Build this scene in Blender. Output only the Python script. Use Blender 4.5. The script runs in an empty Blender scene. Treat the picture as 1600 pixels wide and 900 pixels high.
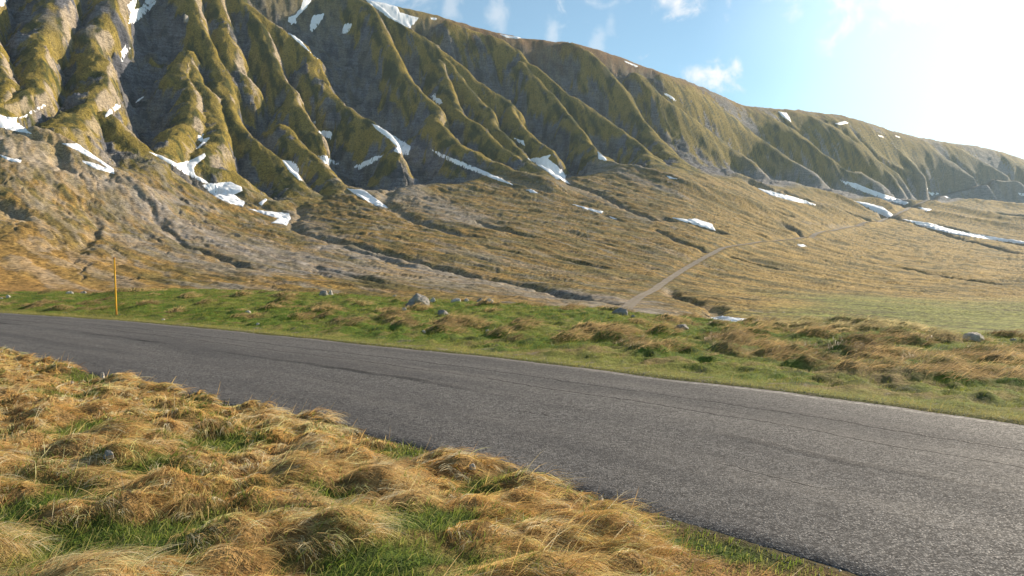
import bpy, math, time
import numpy as np
from mathutils import Vector
from mathutils.geometry import delaunay_2d_cdt

T0 = time.time()
rng = np.random.default_rng(7)
scene = bpy.context.scene
COL = scene.collection

# ------------------------------------------------------------------ camera
CAMZ = 1.75
FPX = 1142.0          # focal length in photo pixels (1600 wide)
HOR = 430.0           # eye level row in the photo
cam_d = bpy.data.cameras.new("camera")
cam = bpy.data.objects.new("camera", cam_d)
COL.objects.link(cam)
cam.location = (0, 0, CAMZ)
cam.rotation_euler = (math.radians(90), 0, 0)
cam_d.sensor_width = 36.0
cam_d.lens = 36.0 * FPX / 1600.0
cam_d.shift_y = (HOR - 450.0) / 1600.0
cam_d.clip_start = 0.05
cam_d.clip_end = 30000
scene.camera = cam

# ------------------------------------------------------------------ light
SUN_AZ = math.radians(50)     # clockwise from the view direction (+Y)
SUN_EL = math.radians(23)
sdir = Vector((math.sin(SUN_AZ) * math.cos(SUN_EL), math.cos(SUN_AZ) * math.cos(SUN_EL), math.sin(SUN_EL)))
sun_d = bpy.data.lights.new("sun", 'SUN')
sun_d.energy = 5.0
sun_d.angle = math.radians(0.5)
sun_d.color = (1.0, 0.85, 0.66)
sun = bpy.data.objects.new("sun", sun_d)
COL.objects.link(sun)
sun.rotation_euler = sdir.to_track_quat('Z', 'Y').to_euler()

world = bpy.data.worlds.new("World")
scene.world = world
world.use_nodes = True
wn = world.node_tree
wn.nodes.clear()


class NT:
    """tiny helper to write node graphs"""
    def __init__(s, tree):
        s.t = tree

    def n(s, typ, **kw):
        nd = s.t.nodes.new(typ)
        for k, v in kw.items():
            if k.startswith('i_'):
                nd.inputs[k[2:].replace('_', ' ')].default_value = v
            else:
                setattr(nd, k, v)
        return nd

    def l(s, a, b):
        s.t.links.new(a, b)

    def val(s, x, sock):
        if isinstance(x, (int, float)):
            sock.default_value = x
        elif isinstance(x, (tuple, list)):
            sock.default_value = x if len(x) == len(sock.default_value) else tuple(x) + (1,)
        else:
            s.l(x, sock)

    def math(s, op, a, b=0.0, c=None, clamp=False):
        nd = s.n('ShaderNodeMath', operation=op, use_clamp=clamp)
        s.val(a, nd.inputs[0]); s.val(b, nd.inputs[1])
        if c is not None:
            s.val(c, nd.inputs[2])
        return nd.outputs[0]

    def vmath(s, op, a, b=(0, 0, 0)):
        nd = s.n('ShaderNodeVectorMath', operation=op)
        s.val(a, nd.inputs[0]); s.val(b, nd.inputs[1])
        return nd.outputs['Value'] if op in ('DOT_PRODUCT', 'LENGTH', 'DISTANCE') else nd.outputs[0]

    def mix(s, f, a, b, mode='MIX'):
        nd = s.n('ShaderNodeMix', data_type='RGBA', blend_type=mode)
        s.val(f, nd.inputs[0]); s.val(a, nd.inputs[6]); s.val(b, nd.inputs[7])
        return nd.outputs[2]

    def rng(s, v, a, b, c=0.0, d=1.0, smooth=False):
        nd = s.n('ShaderNodeMapRange', clamp=True)
        if smooth:
            nd.interpolation_type = 'SMOOTHSTEP'
        s.val(v, nd.inputs[0])
        for i, q in enumerate((a, b, c, d)):
            s.val(q, nd.inputs[i + 1])
        return nd.outputs[0]

    def noise(s, vec, scale, detail=4.0, rough=0.55, dist=0.0):
        nd = s.n('ShaderNodeTexNoise')
        s.val(vec, nd.inputs['Vector'])
        nd.inputs['Scale'].default_value = scale
        nd.inputs['Detail'].default_value = detail
        nd.inputs['Roughness'].default_value = rough
        nd.inputs['Distortion'].default_value = dist
        return nd.outputs['Fac']


def pixdir(px, py):
    return Vector(((px - 800) / FPX, 1.0, (HOR - py) / FPX)).normalized()


W = NT(wn)
sky = W.n('ShaderNodeTexSky', sky_type='NISHITA')
sky.sun_disc = False
sky.sun_elevation = SUN_EL
sky.sun_rotation = SUN_AZ
sky.altitude = 1600
sky.air_density = 1.3
sky.dust_density = 0.35
sky.ozone_density = 1.5
wdir = W.n('ShaderNodeTexCoord').outputs['Generated']
# bright veil of thin cloud around the sun (aureole)
cosang = W.vmath('DOT_PRODUCT', wdir, tuple(sdir))
veil_noise = W.noise(W.vmath('MULTIPLY', wdir, (1, 1, 2.2)), 1.3, 2, 0.45, 0.3)
aur = W.rng(W.math('ADD', cosang, W.math('MULTIPLY', W.math('SUBTRACT', veil_noise, 0.5), 0.12)), 0.84, 1.0, 0.0, 1.0, True)
veilcol = W.mix(aur, (0, 0, 0), (8.0, 8.6, 8.4))
skyc = W.mix(1.0, sky.outputs[0], (1.36, 1.76, 1.82), 'MULTIPLY')
skyc = W.mix(1.0, skyc, veilcol, 'ADD')
skyc = W.mix(1.0, skyc, (1.1, .9, .45), 'ADD')
# small broken clouds at fixed places in the sky
blobs = [(1116, 112, .028, 1.0), (1088, 118, .018, .7), (1150, 104, .016, .8), (1060, 4, .022, .9), (1092, -4, .022, .8), (1395, -2, .045, 1.0), (1430, 12, .035, .9),
         (1250, -8, .03, .8), (776, 18, .020, .7), (783, 42, .014, .5), (702, 6, .014, .55), (862, 52, .012, .6), (955, 35, .009, .35), (1330, -20, .06, .9),
         (935, 72, .012, .5), (640, -60, .06, .6), (1200, -120, .10, .8), (700, -160, .10, .6), (300, -300, .16, .8), (900, -380, .2, .9)]
wd = W.noise(wdir, 16, 6, 0.62, 0.6)
wd2 = W.noise(wdir, 60, 5, 0.6, 0.3)
edge = W.math('ADD', W.math('MULTIPLY', W.math('SUBTRACT', wd, 0.5), 4.4), W.math('MULTIPLY', W.math('SUBTRACT', wd2, 0.5), 1.3))
acc = None
for px, py, r, s_ in blobs:
    wisp = px < 1000 and py > -30
    d = W.vmath('LENGTH', W.vmath('MULTIPLY', W.vmath('SUBTRACT', wdir, tuple(pixdir(px, py))), (1.2, 1, .42) if wisp else (1, 1, 1)))
    s_ = s_ * (.55 if wisp else 1)
    v = W.math('ADD', W.math('DIVIDE', d, r), edge)
    v = W.rng(v, -0.25, 1.15, s_, 0.0, True)
    acc = v if acc is None else W.math('MAXIMUM', acc, v)
skyc = W.mix(acc, skyc, (15.0, 14.6, 14.2))
bg = W.n('ShaderNodeBackground')
W.l(skyc, bg.inputs[0])
bg.inputs[1].default_value = 0.040
wo = W.n('ShaderNodeOutputWorld')
W.l(bg.outputs[0], wo.inputs[0])

scene.view_settings.view_transform = 'Standard'
scene.view_settings.look = 'None'
scene.view_settings.gamma = 1.0
scene.view_settings.use_curve_mapping = False
scene.view_settings.exposure = 0.92
scene.render.engine = 'CYCLES'
scene.cycles.max_bounces = 5
scene.cycles.diffuse_bounces = 2
scene.cycles.glossy_bounces = 2
scene.cycles.transmission_bounces = 3
scene.cycles.volume_bounces = 0
scene.cycles.sample_clamp_indirect = 6


# ------------------------------------------------------------------ maths
def sstep(a, b, x):
    t = np.clip((x - a) / (b - a), 0, 1)
    return t * t * (3 - 2 * t)


def vnoise(x, y, seed=0):
    """2-D gradient noise, about -0.7..0.7"""
    xi = np.floor(x).astype(np.int64); yi = np.floor(y).astype(np.int64)
    fx = x - xi; fy = y - yi

    def g(ix, iy, dx, dy):
        h = (ix * 374761393 + iy * 668265263 + seed * 974634777) & 0xffffffff
        h = ((h ^ (h >> 13)) * 1274126177) & 0xffffffff
        a = ((h ^ (h >> 16)) & 0xffff) * (2 * math.pi / 65536.0)
        return np.cos(a) * dx + np.sin(a) * dy
    u = fx * fx * fx * (fx * (fx * 6 - 15) + 10); v = fy * fy * fy * (fy * (fy * 6 - 15) + 10)
    a = g(xi, yi, fx, fy); b = g(xi + 1, yi, fx - 1, fy)
    c = g(xi, yi + 1, fx, fy - 1); d = g(xi + 1, yi + 1, fx - 1, fy - 1)
    return (a + (b - a) * u) * (1 - v) + (c + (d - c) * u) * v


def fbm(x, y, oct=4, seed=0, gain=0.5):
    r = 0; a = 1.0; s = 1.0
    for i in range(oct):
        r = r + a * vnoise(x * s + 17.3 * i, y * s - 9.1 * i, seed + i)
        a *= gain; s *= 2.03
    return r


def pchip(xk, yk, xq):
    xk = np.asarray(xk, float); yk = np.asarray(yk, float)
    h = np.diff(xk); dl = np.diff(yk) / h
    m = np.zeros_like(yk)
    for i in range(1, len(xk) - 1):
        if dl[i - 1] * dl[i] > 0:
            w1 = 2 * h[i] + h[i - 1]; w2 = h[i] + 2 * h[i - 1]
            m[i] = (w1 + w2) / (w1 / dl[i - 1] + w2 / dl[i])
    m[0] = dl[0]; m[-1] = dl[-1]
    i = np.clip(np.searchsorted(xk, xq) - 1, 0, len(xk) - 2)
    t = (np.clip(xq, xk[0], xk[-1]) - xk[i]) / h[i]
    return ((2 * t**3 - 3 * t**2 + 1) * yk[i] + (t**3 - 2 * t**2 + t) * h[i] * m[i]
            + (-2 * t**3 + 3 * t**2) * yk[i + 1] + (t**3 - t**2) * h[i] * m[i + 1])


def polydist(X, Y, polys, rightw=None, want_s=False):
    """distance to the nearest polyline; on its right side (looking along it) scaled by rightw"""
    segs = []
    for k, p in enumerate(polys):
        acc_s = 1000.0 * k
        for a, b in zip(p[:-1], p[1:]):
            segs.append((a[0], a[1], b[0], b[1], acc_s)); acc_s += math.hypot(b[0] - a[0], b[1] - a[1])
    best = np.full(X.shape, 1e9); arg = np.zeros(X.shape); side = np.zeros(X.shape, bool)
    for ax, ay, bx, by, k in segs:
        dx = bx - ax; dy = by - ay; L = dx * dx + dy * dy + 1e-9
        t = np.clip(((X - ax) * dx + (Y - ay) * dy) / L, 0, 1)
        ex = X - ax - t * dx; ey = Y - ay - t * dy
        d = np.sqrt(ex * ex + ey * ey)
        left = (dx * (Y - ay) - dy * (X - ax)) > 0     # left of the direction of travel
        if rightw is not None:
            d = np.where(left, d * rightw, d)
        m = d < best
        best = np.where(m, d, best); side = np.where(m, left, side)
        if want_s:
            arg = np.where(m, k + t * math.sqrt(L), arg)
    return (best, side, arg) if want_s else (best, side)


# ------------------------------------------------------------------ road in plan
def on_plane(px, py, z=0.0):
    Yd = (CAMZ - z) * FPX / (py - HOR)
    return ((px - 800) / FPX * Yd, Yd)


FAR_PX = [(0, 489), (100, 495), (200, 502), (300, 511), (400, 521), (500, 531), (600, 542), (700, 551), (800, 561.5),
          (900, 574), (1000, 587), (1100, 598), (1200, 609), (1300, 621.5), (1400, 635), (1500, 652), (1600, 664)]
far_edge = [on_plane(*p) for p in FAR_PX]
far_edge = [(-75.0, 66.0), (-46.0, 48.5)] + far_edge[:1] + far_edge[1:] + [(9.0, 5.2), (13.0, 0.6), (19.0, -7.0)]
NEAR_PX = [(0, 551), (200, 600), (350, 632), (600, 685), (800, 733), (930, 777), (1060, 811), (1195, 850), (1353, 899)]
near_edge = [on_plane(*p) for p in NEAR_PX]
near_edge = [(-70.0, 58.5), (-36.0, 35.5)] + near_edge + [(3.6, 2.3), (6.3, -1.2), (12.5, -8.8)]


def resample(P, step, smooth=3):
    P = np.array(P, float)
    s = np.r_[0, np.cumsum(np.hypot(*np.diff(P, axis=0).T))]
    q = np.arange(0, s[-1], step)
    R = np.c_[np.interp(q, s, P[:, 0]), np.interp(q, s, P[:, 1])]
    k = int(smooth / step)
    if k > 1:
        ker = np.hanning(2 * k + 3)[1:-1]; ker /= ker.sum(); n = len(ker) // 2
        for c in range(2):
            e = np.r_[2 * R[0, c] - R[n:0:-1, c], R[:, c], 2 * R[-1, c] - R[-2:-n - 2:-1, c]]
            R[:, c] = np.convolve(e, ker, 'valid')
    return R


FE = resample(far_edge, 0.25, 2.5)
NE = resample(near_edge, 0.25, 2.5)
FEs = FE[::6]; NEs = NE[::6]


def d_far(X, Y):
    d, l = polydist(X, Y, [FEs]); return np.where(l, d, -d)       # + beyond the road


def d_near(X, Y):
    d, l = polydist(X, Y, [NEs]); return np.where(l, -d, d)       # + on the camera side


# ------------------------------------------------------------------ broad terrain, one profile per azimuth
def curve(xs, ys):
    return lambda u: pchip(xs, ys, np.asarray(u, float))


cx = [-500, 0, 200, 440, 600, 800, 1035, 1200, 1400, 1600, 2100]
LV = {
    'A': ([455, 459, 459, 463, 472, 480, 492, 507, 519, 531, 545], [90, 100, 105, 108, 110, 112, 112, 110, 100, 92, 85]),
    'B': ([400, 405, 418, 428, 432, 437, 447, 459, 470, 476, 480], [150, 160, 172, 185, 200, 225, 250, 260, 255, 250, 250]),
    'C': ([300, 310, 348, 368, 358, 355, 362, 385, 410, 420, 428], [260, 280, 320, 370, 410, 450, 510, 550, 590, 620, 680]),
    'D': ([200, 212, 258, 314, 288, 275, 266, 290, 318, 316, 330], [400, 430, 500, 590, 680, 800, 950, 1150, 1450, 1900, 2600]),
}
skx = [-700, -500, -200, 0, 200, 440, 560, 620, 700, 780, 850, 890, 930, 1000, 1060, 1120, 1170, 1215, 1270, 1330, 1400, 1470, 1540, 1580, 1600, 1700, 2100, 2600]
sky_ = [-330, -260, -190, -140, -85, -30, -2, 8, 28, 50, 62, 66, 75, 101, 124, 148, 168, 172, 176, 185, 207, 222, 232, 243, 250, 285, 340, 380]
F_py = curve(skx, sky_)
F_Y = curve([-700, -500, 0, 200, 440, 560, 700, 900, 1060, 1200, 1330, 1400, 1500, 1600, 2100, 2600], [560, 600, 815, 900, 1020, 1095, 1180, 1300, 1480, 1740, 1900, 2050, 2300, 2560, 4200, 5600])
LC = {k: (curve(cx, v[0]), curve(cx, v[1])) for k, v in LV.items()}
VC_py = curve([-500, 0, 90, 140, 200, 400, 500, 600, 655, 800, 880, 970, 1200, 1330, 1400, 1470, 1600, 2100], [450, 458, 457, 460, 453, 456, 460, 466, 469, 478, 482, 489, 508, 507, 511, 524, 532, 545])
VC_Y = curve([-500, 0, 180, 400, 500, 655, 800, 970, 1200, 1400, 1600, 2100], [66, 54, 51, 46, 42, 37, 34, 31, 28, 25, 23, 21])
U0, U1, UN = -1400.0, 3000.0, 1101
LY0, LY1, LN = math.log(4.0), math.log(14000.0), 1500
ug = np.linspace(U0, U1, UN); lg = np.linspace(LY0, LY1, LN); Yg = np.exp(lg)
farY = np.zeros(UN)
A_ = np.array(far_edge)
fpx = A_[:, 0] / A_[:, 1] * FPX + 800
sel = A_[:, 1] > 1
farY = np.interp(ug, fpx[sel], A_[sel, 1])
farY = np.where(ug < fpx[0], 66.0, farY)
ENV = np.zeros((UN, LN)); VD = np.zeros(UN); VF = np.zeros(UN); VCY = np.zeros(UN); VBY = np.zeros(UN)
zat = lambda py, Y: CAMZ + (HOR - py) / FPX * Y
for i, u in enumerate(ug):
    uc = min(max(u, -500), 2100)
    uf = min(max(u, -700), 2600)
    cY = max(float(VC_Y(uc)), farY[i] + 4); cZ = zat(float(VC_py(uc)), cY)
    cZ = min(cZ, 0.9)
    nodes = [(2.0, 0.0), (farY[i], 0.0), (farY[i] + (cY - farY[i]) * .45, cZ * .45), (cY, cZ)]
    nodes.append((cY * 1.25, cZ - 0.7))
    for k in 'ABCD':
        Yv = float(LC[k][1](uc)); nodes.append((Yv, zat(float(LC[k][0](uc)), Yv)))
    dY, dP = nodes[-1][0], float(LC['D'][0](uc))
    fY, fP = float(F_Y(uf)), float(F_py(uf))
    eY = dY + (fY - dY) * .50; eP = dP + (fP - dP) * (.47 - .10 * float(sstep(850, 1200, np.float64(u))))
    nodes.append((eY, zat(eP, eY)))
    nodes.append((fY, zat(fP, fY)))
    zf = nodes[-1][1]
    nodes += [(fY * 1.12, zf - 18), (fY * 1.6, zf - 120), (fY * 2.4, zf - 330), (15000, -350)]
    nodes = np.array(nodes)
    keep = np.r_[True, np.diff(np.maximum.accumulate(nodes[:, 0])) > 0.5]
    nodes = nodes[keep]
    ENV[i] = pchip(nodes[:, 0], nodes[:, 1], Yg)
    VD[i] = dY; VF[i] = fY; VCY[i] = cY; VBY[i] = float(LC['B'][1](uc))
# light smoothing across azimuth
for _ in range(2):
    ENV[1:-1] = .25 * ENV[:-2] + .5 * ENV[1:-1] + .25 * ENV[2:]


def env(u, Y):
    fu = np.clip((u - U0) / (U1 - U0) * (UN - 1), 0, UN - 1.001)
    fl = np.clip((np.log(np.maximum(Y, 4.01)) - LY0) / (LY1 - LY0) * (LN - 1), 0, LN - 1.001)
    i = fu.astype(int); j = fl.astype(int); a = fu - i; b = fl - j
    return (ENV[i, j] * (1 - a) * (1 - b) + ENV[i + 1, j] * a * (1 - b) + ENV[i, j + 1] * (1 - a) * b + ENV[i + 1, j + 1] * a * b)


def colval(A, u):
    return np.interp(u, ug, A)


def env_hit(px, py, drop=0.0, ymin=60.0):
    """first point of the broad terrain on the ray through a photo pixel -> (X, Y)"""
    Yq = np.exp(np.linspace(math.log(ymin), math.log(7000), 2400))
    z = env(np.full_like(Yq, px), Yq) - drop
    ray = CAMZ + (HOR - py) / FPX * Yq
    k = np.argmax(z >= ray)
    if not (z >= ray).any():
        k = int(np.argmin(np.abs(Yq - float(colval(VF, px)))))
    Yh = Yq[k]
    return ((px - 800) / FPX * Yh, Yh)


def denser(P, n=3):
    P = np.array(P, float); out = []
    for a, b in zip(P[:-1], P[1:]):
        for t in np.arange(n) / n:
            out.append(a * (1 - t) + b * t)
    out.append(P[-1]); return out


CREST = [
    [(-420, -180), (-330, 0), (-300, 120), (-250, 200)], [(-330, -200), (-210, -60), (-170, 60), (-190, 130), (-150, 200)], [(-200, -190), (-120, -60), (-80, 60), (-110, 140), (-70, 190)],
    [(-60, -120), (-30, -40), (-20, 40), (2, 110), (10, 145), (-6, 180)],
    [(105, -90), (96, 0), (95, 12), (88, 28), (78, 42), (58, 54), (71, 66), (71, 80), (62, 92), (66, 108), (61, 138), (44, 152), (12, 162)],
    [(200, -90), (186, -30), (184, 0), (170, 34), (150, 55), (146, 72), (169, 98), (162, 112), (164, 130), (154, 150), (146, 165), (130, 182), (131, 198), (118, 214)],
    [(176, 180), (192, 200), (210, 220), (230, 236), (262, 262), (290, 285), (320, 305), (350, 322)],
    [(298, -60), (301, 0), (318, 40), (332, 70), (342, 94), (358, 118), (352, 140), (358, 160), (370, 188), (396, 212), (410, 230), (440, 252), (466, 283), (483, 304), (470, 326)],
    [(300, 85), (290, 112), (301, 142), (310, 172), (306, 186), (292, 200), (290, 218), (272, 232), (270, 250)],
    [(302, 100), (312, 130), (330, 146), (342, 184), (343, 204), (346, 222), (326, 246), (330, 262), (372, 274), (395, 300), (430, 322)],
    [(335, -60), (342, 0), (350, 32), (354, 48), (364, 66), (371, 84), (369, 98), (382, 118), (388, 130)],
    [(345, -50), (378, 0), (412, 24), (448, 50), (480, 74), (499, 98), (492, 112), (504, 132), (526, 154), (562, 178), (590, 202), (618, 224), (625, 240)],
    [(396, 20), (412, 44), (424, 72), (436, 106), (450, 130), (460, 140), (462, 156), (474, 178), (500, 210)],
    [(448, 196), (470, 224), (490, 242), (516, 270), (540, 293), (590, 322), (620, 335)],
    [(560, -5), (585, 20), (600, 45), (612, 68), (630, 102), (642, 128), (664, 148), (686, 168), (686, 182), (694, 198), (710, 216), (728, 238), (770, 256), (800, 272), (850, 296)],
    [(572, 0), (612, 28), (640, 46), (670, 66), (702, 86), (720, 104), (746, 128), (772, 144), (800, 160), (802, 178), (818, 198), (848, 226), (862, 238)],
    [(700, 96), (720, 120), (744, 148), (766, 176), (778, 200), (800, 224), (824, 248), (860, 272), (900, 298)],
    [(690, 100), (700, 130), (712, 162), (730, 184), (750, 198), (772, 216), (810, 245)],
    [(700, 35), (740, 48), (780, 62), (810, 78), (822, 94), (856, 118), (880, 140), (930, 174), (976, 206), (1004, 228), (1040, 262)],
    [(815, 95), (830, 112), (850, 135), (870, 158), (900, 190), (925, 225), (950, 250)],
    [(900, 68), (930, 90), (960, 118), (985, 148), (1000, 180), (1030, 215), (1060, 245), (1085, 268)],
    [(1000, 118), (1030, 148), (1060, 172), (1100, 200), (1140, 228), (1180, 255)],
    [(1040, 120), (1068, 134), (1102, 154), (1140, 182), (1180, 210), (1230, 245), (1275, 272)],
    [(1130, 150), (1170, 168), (1210, 188), (1236, 200), (1264, 220), (1306, 245), (1341, 266), (1372, 284)],
    [(1225, 174), (1257, 180), (1313, 206), (1337, 224), (1362, 245), (1400, 270)],
    [(1290, 180), (1320, 194), (1346, 224), (1368, 246), (1395, 275)],
    [(1330, 188), (1376, 218), (1395, 232), (1420, 242), (1440, 270)],
    [(1380, 202), (1404, 214), (1456, 234), (1480, 250), (1510, 270), (1540, 290)],
    [(1480, 226), (1520, 246), (1560, 266), (1600, 290)], [(1570, 244), (1610, 262), (1660, 290), (1700, 300)], [(1680, 280), (1740, 300), (1800, 315)],
]
CREST_W = [np.array([env_hit(*q) for q in denser(p, 2)]) for p in CREST]

# low spurs running out onto the fan at the right
SPUR = [[(1085, 232), (1130, 264), (1180, 291), (1240, 313), (1300, 332)], [(1160, 258), (1210, 280), (1270, 300), (1330, 322)],
        [(1240, 262), (1290, 286), (1340, 306), (1390, 326)], [(1290, 265), (1340, 282), (1385, 298), (1425, 316)],
        [(900, 240), (980, 268), (1080, 300), (1180, 330)], [(1440, 318), (1500, 330), (1570, 345), (1640, 352)],
        [(1420, 300), (1500, 314), (1600, 326), (1660, 330)], [(1470, 338), (1540, 352), (1640, 366)],
        [(60, 222), (110, 250), (160, 285), (220, 320)], [(690, 225), (740, 250), (800, 280), (860, 300)]]
SPUR_W = [np.array([env_hit(*q) for q in denser(p, 2)]) for p in SPUR]

# eroded channels on the fan: (photo polyline, half width m, depth m)
CH = [
    ([(186, 288), (165, 305), (206, 321), (238, 336), (245, 350), (270, 364), (287, 382), (315, 392), (357, 406), (385, 417)], 1.7, 1.6),
    ([(466, 320), (470, 335), (455, 350), (472, 363), (525, 375), (560, 380), (590, 389), (632, 400), (667, 410), (716, 424), (765, 433), (817, 441), (852, 452), (905, 462), (964, 471)], 3.4, 3.2),
    ([(744, 343), (765, 352), (814, 365), (850, 372)], 3.5, 3.0),
    ([(852, 400), (905, 410), (940, 418)], 2.6, 2.0),
    ([(625, 245), (640, 262), (618, 285), (597, 312), (642, 340), (677, 354), (737, 368)], 5, 3.5),
    ([(1030, 360), (1068, 378), (1106, 392)], 3.5, 3.2),
    ([(1145, 401), (1187, 413), (1215, 420), (1264, 424)], 2.6, 2.2),
    ([(1355, 410), (1407, 417), (1460, 427), (1495, 434), (1565, 443)], 4, 3.0),
    ([(1040, 448), (1050, 459), (1085, 469), (1117, 476), (1108, 487), (1127, 496), (1180, 500), (1250, 501)], 2.6, 2.2),
    ([(1225, 350), (1250, 364), (1275, 372)], 6, 5),
    ([(30, 215), (60, 235), (88, 246), (96, 270), (108, 280)], 4, 4),
    ([(1474, 319), (1537, 330), (1600, 336), (1660, 345)], 15, 15),
    ([(1410, 343), (1470, 352), (1512, 362), (1600, 380), (1660, 390)], 13, 11),
    ([(1470, 334), (1512, 345), (1600, 358), (1650, 366)], 13, 12),
    ([(140, 326), (150, 347), (143, 375), (110, 390)], 2, 1.4),
    ([(0, 312), (16, 322), (10, 335)], 5, 4),
    ([(540, 385), (600, 402), (640, 415), (700, 420)], 2.4, 1.8),
    ([(300, 250), (340, 285), (395, 315), (440, 330), (455, 345)], 4, 2.2),
    ([(232, 240), (270, 262), (310, 288), (360, 316)], 4, 2),
    ([(860, 245), (890, 285), (930, 300), (980, 325), (1030, 345)], 5, 3.0),
    ([(890, 322), (943, 334), (980, 346)], 4, 2.5), ([(1045, 342), (1085, 350), (1122, 360)], 7, 7),
    ([(1183, 294), (1236, 312), (1290, 326)], 12, 10), ([(1311, 282), (1372, 304), (1420, 320)], 16, 16), ([(1334, 316), (1365, 326), (1395, 340)], 14, 13),
    ([(672, 236), (712, 256), (760, 276), (810, 294), (850, 305)], 5, 3), ([(541, 296), (575, 308), (612, 328)], 4, 3),
    ([(900, 368), (960, 385), (1010, 393)], 2.5, 1.6), ([(760, 385), (830, 398)], 2.2, 1.4), ([(930, 430), (1000, 438)], 2.2, 1.4),
    ([(1230, 300), (1290, 322), (1350, 340)], 11, 9), ([(1250, 345), (1300, 352), (1345, 350)], 5, 3), ([(1420, 345), (1500, 372), (1600, 396), (1650, 402)], 9, 6), ([(1100, 290), (1160, 312), (1230, 334)], 8, 6),
    ([(1280, 385), (1330, 400), (1370, 402)], 3, 2), ([(1290, 430), (1350, 440)], 2.2, 1.4), ([(480, 415), (540, 428), (600, 440)], 1.8, 1.2),
]
CH_W = [(np.array([env_hit(*q) for q in denser(p, 2)]), w, d) for p, w, d in CH]

HOL = [([(1140, 160), (1180, 188), (1228, 218)], 34, 40), ([(1232, 178), (1268, 200), (1305, 228)], 40, 44), ([(1338, 196), (1378, 220), (1402, 234)], 34, 34),
       ([(1384, 206), (1425, 232), (1450, 246)], 34, 32), ([(1325, 268), (1360, 286)], 30, 28), ([(1030, 128), (1070, 158), (1110, 186), (1150, 212)], 14, 16), ([(1480, 232), (1520, 256), (1545, 272)], 36, 26)]
HOL_W = [(np.array([env_hit(*q) for q in denser(p, 2)]), w, d) for p, w, d in HOL]

# bare grey debris tongues on the fan: (polyline, half width m, strength)
DEB = [
    ([(-40, 215), (60, 262), (120, 285), (190, 315), (260, 345), (340, 375), (430, 400), (520, 425)], 20, 1.0),
    ([(0, 205), (110, 235), (200, 285), (300, 320)], 16, .95),
    ([(200, 370), (260, 395), (330, 412), (420, 430)], 9, .8),
    ([(590, 258), (625, 290), (680, 320), (740, 348)], 20, .9), ([(500, 262), (560, 282), (620, 310)], 18, .8),
    ([(520, 385), (640, 412), (760, 440), (860, 458), (975, 480)], 13, 1.0), ([(560, 410), (700, 445), (800, 455)], 9, .7),
    ([(850, 228), (930, 258), (1010, 290), (1070, 310)], 9, .8), ([(780, 250), (850, 280), (930, 305), (1010, 345)], 8, .6),
    ([(460, 330), (500, 370), (560, 384)], 9, .7), ([(700, 390), (760, 400), (860, 425)], 9, .5),
    ([(960, 482), (1020, 488), (1110, 497)], 5, .9), ([(1000, 380), (1060, 400)], 6, .4), ([(640, 240), (652, 262), (650, 290)], 12, .8),
    ([(880, 235), (960, 262), (1060, 292)], 7, .7)]
DEB_W = [(np.array([env_hit(*q) for q in denser(p, 2)]), w, s) for p, w, s in DEB]


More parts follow.
